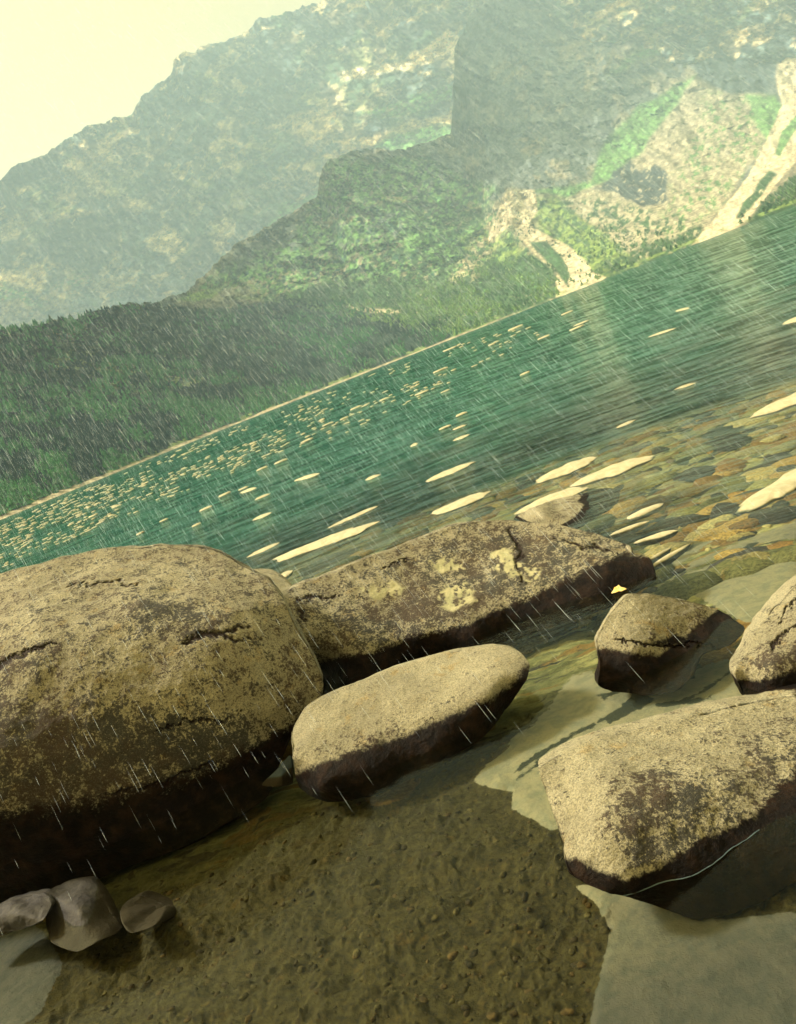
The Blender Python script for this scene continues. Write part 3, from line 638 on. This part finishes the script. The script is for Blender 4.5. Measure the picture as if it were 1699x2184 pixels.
            mesh_obj('waterline_glint', tube.reshape(-1, 3), grid_faces(len(run), 6, True), M_GLINT, parent=ob)
    return ob

rock('boulder', [(-260, 1330, 5.3), (-120, 1262, 5.5), (0, 1228, 5.55), (110, 1196, 5.6), (200, 1173, 5.65), (330, 1159, 5.6), (420, 1162, 5.55), (475, 1178, 5.4), (520, 1208, 5.25), (575, 1238, 5.05), (612, 1292, 4.85), (642, 1345, 4.75), (672, 1400, 4.65), (692, 1450, 4.6), (690, 1482, 4.55), (662, 1520, 4.5), (628, 1565, 4.46), (600, 1625, -.02), (570, 1700, -.12), (420, 1790, -.15), (250, 1860, -.16), (0, 1960, -.16), (-260, 2040, -.16)],
     [(300, 1400, 4.45), (100, 1480, 4.35), (480, 1420, 4.4), (300, 1560, 4.22), (500, 1600, 4.3), (0, 1600, 4.12), (-150, 1650, 4.1), (600, 1480, 4.45), (300, 1270, 4.85), (80, 1330, 4.7), (300, 1700, 4.18), (100, 1780, 4.1), (500, 1300, 4.7), (450, 1690, 4.3)], 1.1,
     'largest rounded boulder, speckled grey and yellow, at the left of the shore', ns=480, nr=220, amp=.034, freq=2.2, seed=21, center=(240, 1500), wet_z=.12, wsoft=75,
     stains=[([(210, 1300), (330, 1265), (470, 1300), (430, 1370), (330, 1350)], .28), ([(0, 1400), (120, 1360), (110, 1420), (0, 1440)], .25), ([(-260, 1540), (0, 1500), (300, 1520), (600, 1560), (640, 1640), (300, 1760), (-260, 1800)], .36), ([(380, 1180), (500, 1200), (600, 1280), (500, 1260)], .14), ([(620, 1330), (690, 1440), (680, 1520), (600, 1500)], .1)],
     wet_shades=[([(-260, 1730), (0, 1725), (120, 1720), (260, 1690), (420, 1650), (520, 1610), (600, 1560), (680, 1500), (760, 1480), (760, 2100), (-300, 2100)])],
     cracks=[[(385, 1372, 2), (430, 1356, 6), (465, 1352, 7), (500, 1344, 6), (535, 1330, 2)], [(455, 1352, 5), (500, 1366, 4), (560, 1358, 1)], [(-60, 1440, 4), (0, 1420, 6), (60, 1392, 4), (120, 1370, 1)], [(330, 1560, 1), (400, 1536, 3), (470, 1540, 3), (520, 1516, 1)], [(210, 1700, 1), (350, 1670, 4), (470, 1620, 2)], [(150, 1250, 1), (240, 1240, 2), (300, 1246, 1)]], base_stain=.47)

rock('boulder', [(600, 1290, 5.5), (618, 1257, 5.7), (700, 1226, 5.8), (780, 1192, 5.9), (850, 1166, 6.0), (960, 1124, 6.05), (1010, 1112, 6.05), (1080, 1108, 6.0), (1160, 1119, 5.8), (1280, 1142, 5.5), (1345, 1160, 5.3), (1352, 1178, 5.2), (1385, 1186, 5.1), (1398, 1215, 5.0), (1396, 1240, -.03), (1310, 1290, -.08), (1200, 1332, -.1), (1100, 1362, -.1), (900, 1420, -.1), (730, 1500, -.1), (660, 1470, -.1), (640, 1380, 5.3)],
     [(700, 1300, 5.5), (850, 1290, 5.5), (1000, 1220, 5.6), (1150, 1200, 5.4), (900, 1348, 5.2), (1050, 1300, 5.18), (1200, 1255, 5.15), (1300, 1205, 5.1), (1250, 1180, 5.3), (780, 1385, 5.2), (1200, 1300, 5.08), (1000, 1350, 5.12), (850, 1230, 5.7), (1290, 1260, 5.02)], .8,
     'long low boulder with pale lichen patches and dark wetted and shade-painted base, reaching into the lake', ns=420, nr=150, amp=.024, freq=3.2, seed=33, center=(1020, 1275), wet_z=.035,
     stains=[([(840, 1200), (960, 1150), (1130, 1130), (1340, 1165), (1330, 1190), (1180, 1250), (950, 1320), (760, 1370), (680, 1380), (700, 1330), (850, 1260)], .20), ([(1060, 1120), (1120, 1150), (1180, 1200), (1130, 1230), (1080, 1170)], .2), ([(640, 1290), (680, 1280), (690, 1310), (650, 1320)], .3), ([(880, 1270), (980, 1280), (1080, 1240), (1000, 1320), (760, 1370)], .14)],
     lichens=[[(1040, 1200), (1080, 1165), (1110, 1200), (1150, 1210), (1130, 1240), (1080, 1230)], [(930, 1290), (960, 1245), (1000, 1250), (1020, 1280), (970, 1300)], [(900, 1200), (980, 1190), (1000, 1215), (930, 1225)], [(760, 1260), (840, 1240), (870, 1260), (790, 1280)], [(1070, 1300), (1110, 1285), (1090, 1305)]],
     wet_shades=[[(640, 1425), (700, 1408), (800, 1385), (900, 1350), (1000, 1330), (1080, 1290), (1150, 1265), (1200, 1240), (1260, 1205), (1330, 1180), (1420, 1190), (1420, 1300), (1000, 1450), (640, 1550)]],
     cracks=[[(1092, 1125, 2), (1104, 1150, 5), (1112, 1182, 6), (1104, 1210, 3), (1120, 1250, 1)], [(636, 1282, 3), (660, 1274, 4), (700, 1278, 3), (724, 1268, 1)], [(640, 1300, 5), (655, 1325, 3)], [(1180, 1150, 1), (1250, 1165, 3), (1330, 1178, 1)], [(820, 1215, 1), (850, 1200, 3), (872, 1190, 1)]], base_stain=.50)

rock('boulder', [(622, 1560, 4.15), (650, 1513, 4.25), (700, 1482, 4.3), (760, 1456, 4.35), (850, 1425, 4.4), (950, 1396, 4.4), (1000, 1384, 4.38), (1060, 1378, 4.3), (1105, 1388, 4.2), (1130, 1415, 4.1), (1124, 1450, 4.0), (1090, 1500, -.03), (1020, 1580, -.06), (900, 1650, -.08), (790, 1700, -.08), (700, 1712, -.08), (640, 1680, -.04), (624, 1620, 3.95)],
     [(720, 1560, 4.02), (850, 1520, 4.02), (1000, 1460, 4.05), (1080, 1430, 4.05), (800, 1600, 3.86), (950, 1540, 3.88), (700, 1620, 3.87), (1050, 1490, 3.93), (850, 1470, 4.18), (680, 1680, 3.82), (850, 1640, 3.82)], .45,
     'smooth loaf shaped boulder with a pale top and black wetted and shade-painted flank, middle of the shore', ns=320, nr=120, amp=.014, freq=4, seed=47, center=(860, 1545), wet_z=.05, wsoft=34,
     stains=[([(620, 1600), (760, 1560), (950, 1500), (1090, 1460), (1090, 1520), (760, 1640)], .3)], wet_shades=[[(600, 1655), (680, 1630), (760, 1600), (850, 1570), (960, 1520), (1040, 1490), (1090, 1460), (1112, 1425), (1160, 1420), (1130, 1600), (700, 1800), (600, 1720)]], base_stain=.2)

rock('boulder', [(1272, 1365, 3.95), (1300, 1312, 4.02), (1325, 1280, 4.08), (1345, 1265, 4.1), (1400, 1268, 4.1), (1450, 1276, 4.1), (1500, 1288, 4.08), (1545, 1305, 4.05), (1590, 1340, -.01), (1560, 1375, -.03), (1500, 1395, -.02), (1478, 1440, -.05), (1440, 1475, -.09), (1380, 1482, -.09), (1310, 1475, -.07), (1276, 1462, -.01), (1280, 1420, 3.83)],
     [(1360, 1330, 3.93), (1430, 1340, 3.92), (1360, 1380, 3.82), (1450, 1385, 3.84), (1500, 1340, 3.95), (1340, 1430, 3.79), (1420, 1420, 3.78), (1300, 1400, 3.86)], .35,
     'small angular boulder with pale top and dark cracked front, alone in the shallows', ns=260, nr=100, amp=.014, freq=7, seed=52, wet_z=.03,
     stains=[([(1400, 1360), (1500, 1335), (1560, 1330), (1540, 1380), (1420, 1400)], .35), ([(1450, 1290), (1560, 1320), (1500, 1340)], .25)], wet_shades=[[(1270, 1385), (1330, 1388), (1400, 1400), (1480, 1395), (1500, 1500), (1260, 1500)], [(1390, 1375), (1450, 1352), (1500, 1362), (1440, 1384)]],
     cracks=[[(1310, 1362, 1), (1370, 1372, 3), (1430, 1378, 4), (1500, 1372, 3), (1545, 1385, 1)]], base_stain=.28)

rock('boulder', [(1596, 1390, 3.4), (1606, 1362, 3.45), (1640, 1312, 3.55), (1680, 1262, 3.62), (1720, 1225, 3.65), (1800, 1190, 3.6), (1900, 1230, 3.5), (1950, 1350, 3.3), (1900, 1450, -.02), (1800, 1500, -.06), (1699, 1500, -.06), (1600, 1500, -.04), (1580, 1470, -.01), (1568, 1432, 3.3)],
     [(1640, 1400, 3.26), (1699, 1390, 3.25), (1699, 1300, 3.45), (1650, 1450, 3.2), (1750, 1440, 3.18), (1800, 1300, 3.4)], .4,
     'tall pale boulder cut off by the right picture edge, right of the small angular one', ns=240, nr=100, amp=.016, freq=6, seed=63, wet_z=.03,
     stains=[([(1590, 1400), (1660, 1375), (1760, 1340), (1760, 1460), (1600, 1470)], .4), ([(1650, 1330), (1699, 1290), (1690, 1300), (1660, 1345)], .3)], wet_shades=[[(1560, 1455), (1620, 1446), (1699, 1430), (1900, 1400), (1900, 1520), (1560, 1520)]],
     cracks=[[(1640, 1388, 2), (1664, 1360, 4), (1699, 1336, 3)], [(1650, 1330, 1), (1690, 1290, 3), (1720, 1270, 3)]], base_stain=.3)

rock('boulder', [(1150, 1640, 2.86), (1200, 1608, 2.93), (1300, 1570, 3.0), (1400, 1546, 3.03), (1500, 1522, 3.05), (1600, 1500, 3.05), (1699, 1482, 3.05), (1850, 1460, 3.0), (2000, 1560, 2.8), (2050, 1700, 2.6), (1900, 1800, -.10), (1699, 1880, -.13), (1600, 1935, -.14), (1500, 1960, -.14), (1420, 1940, -.11), (1345, 1915, -.02), (1300, 1905, 2.4), (1250, 1885, 2.44), (1210, 1860, 2.48), (1200, 1800, 2.56), (1178, 1730, 2.68), (1165, 1690, 2.76)],
     [(1350, 1700, 2.56), (1500, 1640, 2.66), (1650, 1600, 2.72), (1300, 1640, 2.72), (1260, 1800, 2.47), (1350, 1830, 2.41), (1500, 1790, 2.43), (1650, 1690, 2.55), (1340, 1890, 2.37), (1470, 1872, 2.36), (1600, 1790, 2.42), (1699, 1720, 2.48), (1500, 1920, -.08), (1650, 1850, -.08)], .5,
     'broad boulder with a big dark blotch and pale left end, in the lower right corner', ns=400, nr=170, amp=.018, freq=5, seed=75, center=(1520, 1720), wet_z=.02, line=3.0, wsoft=26,
     stains=[([(1320, 1660), (1400, 1640), (1560, 1620), (1699, 1560), (1800, 1560), (1800, 1700), (1600, 1760), (1450, 1850), (1340, 1860), (1310, 1760)], .26), ([(1330, 1660), (1420, 1655), (1500, 1700), (1470, 1800), (1370, 1840), (1310, 1770)], .22), ([(1500, 1560), (1600, 1530), (1699, 1530), (1650, 1590)], .2)],
     wet_shades=[[(1190, 1820), (1260, 1840), (1330, 1875), (1400, 1850), (1480, 1800), (1580, 1750), (1699, 1680), (1900, 1600), (1900, 2000), (1180, 2000)]], base_stain=.30)

rock('rock', [(524, 1222, 6.6), (545, 1214, 6.7), (575, 1216, 6.7), (600, 1230, 6.5), (624, 1252, 6.2), (620, 1275, 6.0), (590, 1290, 5.9), (550, 1270, 6.1), (530, 1245, 6.4)], [(580, 1245, 6.2)], .4,
     'small pale rock peeping out between the two largest boulders', 'rock', ns=100, nr=40, amp=.012, freq=8, seed=81, base_stain=.3, wet_z=.004)
rock('rock', [(1097, 1108, -.02), (1130, 1086, 9.6 - 2.2), (1183, 1066, 7.7), (1246, 1052, 7.7), (1294, 1040, 7.7), (1322, 1046, 7.5), (1318, 1072, -.01), (1280, 1100, -.02), (1223, 1130, -.03), (1143, 1125, -.03)], [(1220, 1085, 7.15), (1160, 1100, 7.0), (1285, 1065, 7.3)], .4,
     'flat pale and ochre rock in the water just behind the long lichened boulder', 'rock', ns=160, nr=50, amp=.012, freq=7, seed=84, base_stain=.35, wet_z=.015, stains=[([(1290, 1050), (1330, 1050), (1310, 1090), (1270, 1090)], .3), ([(1180, 1085), (1250, 1070), (1240, 1090), (1190, 1100)], .25)])
rock('rock', [(100, 1905, 3.75), (135, 1885, 3.85), (192, 1874, 3.85), (225, 1925, 3.68), (256, 1984, 3.5), (215, 2005, -.03), (165, 2030, -.05), (110, 2010, -.05), (95, 1950, -.03)], [(170, 1940, 3.55), (200, 1975, 3.48)], .2,
     'grey angular rock wedged under the largest boulder, sharp edge to the right', 'rock', ns=120, nr=50, amp=.008, freq=9, seed=91, base_stain=.62, wet_z=.004, mat=M_GREYR)
rock('rock', [(256, 1944, 3.6), (270, 1925, 3.68), (301, 1909, 3.72), (340, 1925, 3.7), (377, 1939, 3.65), (370, 1955, 3.58), (330, 1975, -.01), (281, 1990, -.03), (262, 1970, -.01)], [(310, 1950, 3.6)], .2,
     'low bluish rock in the shadow right of the grey angular rock', 'rock', ns=100, nr=40, amp=.008, freq=9, seed=94, mat=M_BLUE, wet_z=.004)
rock('rock', [(-60, 1960, 3.75), (0, 1925, 3.8), (50, 1912, 3.8), (95, 1905, 3.75), (110, 1930, 3.65), (90, 1965, 3.55), (40, 1985, -.0), (-60, 2010, -.02)], [(40, 1950, 3.62)], .2,
     'black and white streaked rock at the left edge beneath the largest boulder', 'rock', ns=100, nr=40, amp=.012, freq=12, seed=95, base_stain=.6, wet_z=.004, mat=M_GREYR)
rock('rock', [(560, 1674, 4.25), (590, 1642, 4.26), (619, 1610, 4.28), (624, 1640, 4.26), (622, 1672, 4.22), (590, 1678, 4.2)], [(600, 1655, 4.2)], .1,
     'small blue grey triangle added as sky reflection in the dark gap beside the loaf shaped boulder', 'rock', ns=60, nr=20, amp=.003, freq=9, seed=96, mat=M_BLUE, wet_z=.004)  # added wedge standing in for water that mirrors the sky

# ------------------------------------------------------------------ low stones breaking the surface
def low_stone(name, pts, hgt, label, mat=None, group=None, seed=0, under=False):
    P = [(*at_z(np.array(x, float), np.array(y, float), 0.0)[:2],) for x, y in pts]
    O = spline([(a, b, 0) for a, b in P], 64)[:, :2]; c = O.mean(0); n = 64; rows = []
    for s in (1e-3, .2, .4, .6, .75, .88, .96, 1.0):
        z = hgt * (1 - s ** 3) if not under else -.05 + hgt * (1 - s ** 3)
        rows.append(np.c_[c + (O - c) * s, np.full(n, z)])
    for s, z in ((.97, -.012), (.8, -.03), (1e-3, -.05)): rows.append(np.c_[c + (O - c) * s, np.full(n, z)])
    G = np.array(rows)
    wob = 1 + (fbm(np.cos(np.linspace(0, 2 * pi, n, endpoint=False)) * 2.4 + 9, np.sin(np.linspace(0, 2 * pi, n, endpoint=False)) * 2.4 + seed, oct=4, seed=seed, gain=.7) - .5) * .55
    G[..., :2] = c + (G[..., :2] - c) * wob[None, :, None]
    nz = fbm(G[..., 0] * 9, G[..., 1] * 5, oct=4, seed=seed) - .5
    G[..., 2] += nz * hgt * .7 * (np.arange(G.shape[0]) < 7)[:, None]
    ob = mesh_obj(name, G.reshape(-1, 3), grid_faces(len(rows), n, True), mat or M_STONE)
    tag(ob, label, 'stone', group); return ob
def lens(x0, y0, x1, y1, th, k=.5):
    """spindle outline between two points of the picture, widest at fraction k"""
    ux, uy = x1 - x0, y1 - y0; L = math.hypot(ux, uy); nx, ny = -uy / L, ux / L; o = []
    for t, s in ((0, .12), (.15, .62), (k, 1), (.84, .72), (1, .15)): o.append((x0 + ux * t + nx * th * s * .45, y0 + uy * t + ny * th * s * .45))
    for t, s in ((.8, .65), (k, .9), (.15, .55)): o.append((x0 + ux * t - nx * th * s * .45, y0 + uy * t - ny * th * s * .45))
    return o
LG = 'low flat stones breaking the surface off the boulders'
LOW = [((628, 1026, 682, 1009), 8, .5, 'short pale stone far out in the green water above the gap between the boulders'),
 ((906, 1028, 1013, 984), 12, .5, 'slim straight pale stone in green water, highest of the long ones left of centre'),
 ((915, 1100, 1048, 1047), 19, .6, 'plump pale spindle shaped stone just above the long boulder crest'),
 ((577, 1200, 808, 1112), 22, .8, 'longest pale stone, tapering left from a blunt right end, behind the gap of the boulders'),
 ((697, 1127, 813, 1076), 7, .4, 'very thin pale stone sliver above the longest pale stone'),
 ((528, 1188, 600, 1155), 8, .5, 'thin pale stone beside the shoulder of the largest boulder'),
 ((512, 1052, 549, 1039), 7, .5, 'short pale stone above the shoulder of the largest boulder'),
 ((538, 1110, 579, 1093), 7, .5, 'short pale stone between two others above the largest boulder shoulder'),
 ((779, 1024, 811, 1012), 6, .5, 'tiny pale stone alone in the green water in the middle of the lake'),
 ((966, 940, 1003, 926), 6, .5, 'narrow pale stone, lowest of the small cluster right of mid lake'),
 ((593, 1234, 625, 1216), 12, .5, 'pale stone tip touching the small rock between the boulders'),
 ((1135, 1030, 1278, 972), 24, .6, 'broad smooth pale stone, left one of the big pair off the long boulder'),
 ((1215, 1036, 1397, 970), 26, .5, 'broad pale stone with a thin left tail, right one of the big pair'),
 ((1103, 1093, 1254, 1036), 26, .5, 'pale wedge stone directly above the flat ochre rock'),
 ((1336, 1107, 1415, 1073), 14, .4, 'pale stone right of the flat ochre rock'),
 ((1302, 1141, 1384, 1111), 7, .5, 'thin curved pale stone above the tip of the long boulder'),
 ((1354, 1157, 1447, 1130), 10, .6, 'arched pale stone next to the tip of the long boulder'),
 ((1572, 1090, 1760, 985), 44, .6, 'large pale flat stone at the right edge above the orange patch'),
 ((1600, 888, 1790, 815), 26, .5, 'long pale stone at the right edge, midway up the water'),
 ((1314, 913, 1356, 895), 6, .5, 'small pale stone above the big pair of pale stones'),
 ((1669, 691, 1740, 668), 12, .5, 'pale stone at the right edge, highest up the water'),
 ((1440, 830, 1485, 816), 5, .5, 'small pale sliver left of the long right edge stone'),
 ((1385, 718, 1440, 700), 5, .5, 'pale sliver in rippled water well out from the right shore'),
 ((1440, 664, 1472, 656), 5, .5, 'tiny pale sliver farthest out in the rippled right water'),
 ((1380, 1214, 1470, 1160), 8, .5, 'narrow pale stone fanning out from the tip of the long boulder'),
 ((1382, 1196, 1430, 1168), 5, .5, 'shortest pale splinter beside the tip of the long boulder'),
 ((876, 952, 892, 945), 6, .5, 'pale dot of a stone left of the small mid lake cluster')]
for i, (a, th, k, lb) in enumerate(LOW):
    d = float(at_z(np.array(a[0], float), np.array(a[1], float))[1])
    low_stone('low_stone', lens(*a, th, k), .006 + .0011 * d * th / 12, lb, group=LG, seed=i)

# far boulders standing in the lake off the wooded shore
def proto(seed):
    n1, n2 = 10, 18; th = np.linspace(0, pi, n1)[:, None]; ph = np.linspace(0, 2 * pi, n2, endpoint=False)[None]
    x = np.sin(th) * np.cos(ph); y = np.sin(th) * np.sin(ph); z = np.cos(th) * np.ones_like(ph)
    G = np.stack([x, y, z], -1); r = 1 + (fbm(x * 1.6 + 5, y * 1.6 + 5, z * 1.6 + 5, oct=3, seed=seed) - .5) * .7
    G = G * r[..., None]; G[..., 2] = np.clip(G[..., 2], -.5, .62 + .1 * x); return G.reshape(-1, 3), grid_faces(n1, n2, True)
PROT = [proto(400 + i) for i in range(5)]
BAND = [(-60, 1150), (0, 1118), (250, 1015), (500, 912), (850, 778), (1010, 722), (1130, 695), (1180, 690), (1100, 760), (980, 800), (900, 860), (700, 940), (450, 1030), (250, 1110), (0, 1215), (-60, 1240)]
rng = np.random.default_rng(12); cand = []
while len(cand) < 1500:
    x = rng.uniform(-60, 1180, 4000); hyx = 762 - tan(ROLL) * (x - 850)
    t = rng.beta(1.0, 2.6, 4000); y = hyx + 8 + t * 215
    ok = (sdf(x, y, BAND) > 0) & (fbm(x / 60 + y / 25, y / 25, oct=3, seed=500) > rng.uniform(.3, .66, 4000)) & (rng.random(4000) < np.clip(1.2 - x / 1100, .08, 1))
    for a, b, c_ in zip(x[ok], y[ok], t[ok]): cand.append((a, b, c_))
cand = cand[:820]
EXTRA = [(700, 905), (735, 893), (655, 940), (560, 1000), (600, 985), (480, 1055), (520, 1042), (440, 1085), (350, 1110), (300, 1138), (420, 1120), (560, 1060), (250, 1080), (200, 1100), (760, 870), (820, 852), (960, 745), (940, 790), (1050, 735), (1100, 700), (1120, 797), (1160, 720), (1230, 700), (1210, 668), (1240, 690), (985, 884), (950, 912), (980, 912), (900, 838), (950, 835)]
pr = []
for x, y, t in cand:
    p = at_z(np.array(x), np.array(y)); d = p[1]; wpx = rng.uniform(5, 12) * (1 + 1.1 * t * rng.random()); pr.append((p, wpx * d / FPX, rng.uniform(2.2, 4.0) * d / FPX))
for x, y in EXTRA:
    p = at_z(np.array(float(x)), np.array(float(y))); d = p[1]; pr.append((p, rng.uniform(18, 36) * d / FPX, rng.uniform(4.5, 6.5) * d / FPX))
pr.sort(key=lambda q: -q[1] / q[0][1])
protos = []
for i, (V0, F0) in enumerate(PROT):
    o = mesh_obj('lake_boulder', V0, F0, M_STONE); protos.append(o)
sv, sf, off = [], [], 0
for i, (p, wd, ht) in enumerate(pr):
    k = int(rng.integers(5)); rz = rng.uniform(0, 6.28); dp = min(wd * .8, 2.5)
    hz = max(ht, .04) * .55
    if i < 290:
        if i < 5: o = protos[i]
        else: o = protos[k].copy(); COL.objects.link(o)
        o.location = (p[0], p[1], -.1 * hz); o.scale = (wd * .5, dp * .5, hz * 1.5); o.rotation_euler = (0, 0, rng.uniform(-.3, .3))
        if i < 40: tag(o, 'one of the wider pale boulders awash in the green lake off the wooded shore', 'boulder', 'wider pale boulders awash in the green lake')
        else: tag(o, 'small pale boulder awash in the lake off the wooded far shore', 'boulder', 'small pale boulders awash off the wooded far shore')
    else:
        V0, F0 = PROT[k]; V1 = V0 * np.array([wd * .5, dp * .5, hz * 1.5]) + np.array([p[0], p[1], -.1 * hz]); sv.append(V1); sf.append(F0 + off); off += len(V0)
tag(mesh_obj('shore_cobbles', np.vstack(sv), np.vstack(sf), M_STONE), 'countless tiny pale stones awash in the shallows of the far shore', 'stones', kind='stuff')

# ------------------------------------------------------------------ floating leaf
def leaf():
    c = at_z(np.array(1322.), np.array(1261.), .006); s = 3.9 / FPX * 1.0
    prof = [(-17, 5), (-12, 1), (-9, -3), (-3, -5), (0, -8), (4, -5), (14, -5), (17, -1), (11, 3), (6, 6), (0, 5), (-6, 7), (-12, 6)]
    d = float(c[1]); o = [(at_z(np.array(1322. + x), np.array(1261. + y), .006)) for x, y in prof]
    O = spline(o, 52); n = 52; cc = O.mean(0); rows = []
    for s_ in (1e-3, .35, .7, 1.0):
        r = cc + (O - cc) * s_; r[:, 2] = .010 + .014 * s_ ** 2 * np.abs(np.sin(np.linspace(0, 2 * pi, n))); rows.append(r)
    for s_ in (1.0, 1e-3):
        r = rows[3 if s_ == 1.0 else 0].copy(); r[:, 2] -= .002; rows.append(r)
    m = NT('yellow_leaf'); nn = m.noise(m.pos(), 60, 4, .7)
    mat = m.done(m.bsdf(m.mix(m.ramp(nn, .35, .65), (.80, .48, .08), (.75, .65, .30)), .5, None, .3))
    o = mesh_obj('fallen_leaf', np.vstack(rows), grid_faces(len(rows), n, True), mat)
    tag(o, 'yellow fallen leaf floating by the dark base of the long boulder', 'leaf')
leaf()

# ------------------------------------------------------------------ rain
def rain():
    rng = np.random.default_rng(77); n = 170000
    src = rays(np.array(-1713.), np.array(-2049.)); dv = -src / np.linalg.norm(src)   # blown towards the camera from upper left
    P = np.c_[rng.uniform(-7, 7, n), 3.4 + 16 * rng.random(n), rng.uniform(.05, 9, n)]
    L = rng.uniform(.04, .15, n); Wd = rng.uniform(.00025, .00055, n)
    a = np.cross(dv, [0, 0, 1.]); a /= np.linalg.norm(a); b = np.cross(dv, a)
    V = np.zeros((n, 5, 3)); V[:, 0] = P - dv * L[:, None] / 2; V[:, 4] = P + dv * L[:, None] / 2
    for k in range(3):
        t = 2 * pi * k / 3; V[:, 1 + k] = P + dv * L[:, None] * .2 + (a * cos(t) + b * sin(t)) * Wd[:, None]
    f = np.array([(0, 1, 2), (0, 2, 3), (0, 3, 1), (4, 2, 1), (4, 3, 2), (4, 1, 3)])
    F = (f[None] + (np.arange(n) * 5)[:, None, None]).reshape(-1, 3)
    m = NT('rain_water'); d = m.n('ShaderNodeBsdfDiffuse'); d.inputs[0].default_value = (.80, .90, .95, 1)
    tl = m.n('ShaderNodeBsdfTranslucent'); tl.inputs[0].default_value = (.80, .90, .95, 1); ad = m.n('ShaderNodeAddShader'); m.l(d.outputs[0], ad.inputs[0]); m.l(tl.outputs[0], ad.inputs[1])
    tr = m.n('ShaderNodeBsdfTransparent'); x = m.n('ShaderNodeMixShader'); x.inputs[0].default_value = .36
    m.l(tr.outputs[0], x.inputs[1]); m.l(ad.outputs[0], x.inputs[2])
    tag(mesh_obj('rain', V.reshape(-1, 3), F, m.done(x.outputs[0])), 'slanting rain falling over the lake and boulders', 'rain', kind='stuff')
rain()

# ------------------------------------------------------------------ haze
def haze():
    x0, x1, y0, y1, z0, z1 = -5200, 5200, -60, 6200, -30, 1420
    V = [(x, y, z) for z in (z0, z1) for y in (y0, y1) for x in (x0, x1)]
    F = [(0, 2, 3, 1), (4, 5, 7, 6), (0, 1, 5, 4), (2, 6, 7, 3), (0, 4, 6, 2), (1, 3, 7, 5)]
    m = NT('haze_air'); v = m.n('ShaderNodeVolumePrincipled'); v.inputs['Color'].default_value = (.56, .80, 1.0, 1); v.inputs['Density'].default_value = 2.7e-4
    v.inputs['Anisotropy'].default_value = 0.0
    m.l(v.outputs[0], m.out.inputs['Volume'])
    o = mesh_obj('haze', V, F, m.m, smooth=False); tag(o, 'pale rain haze fading the far mountain', 'haze', kind='stuff')
haze()
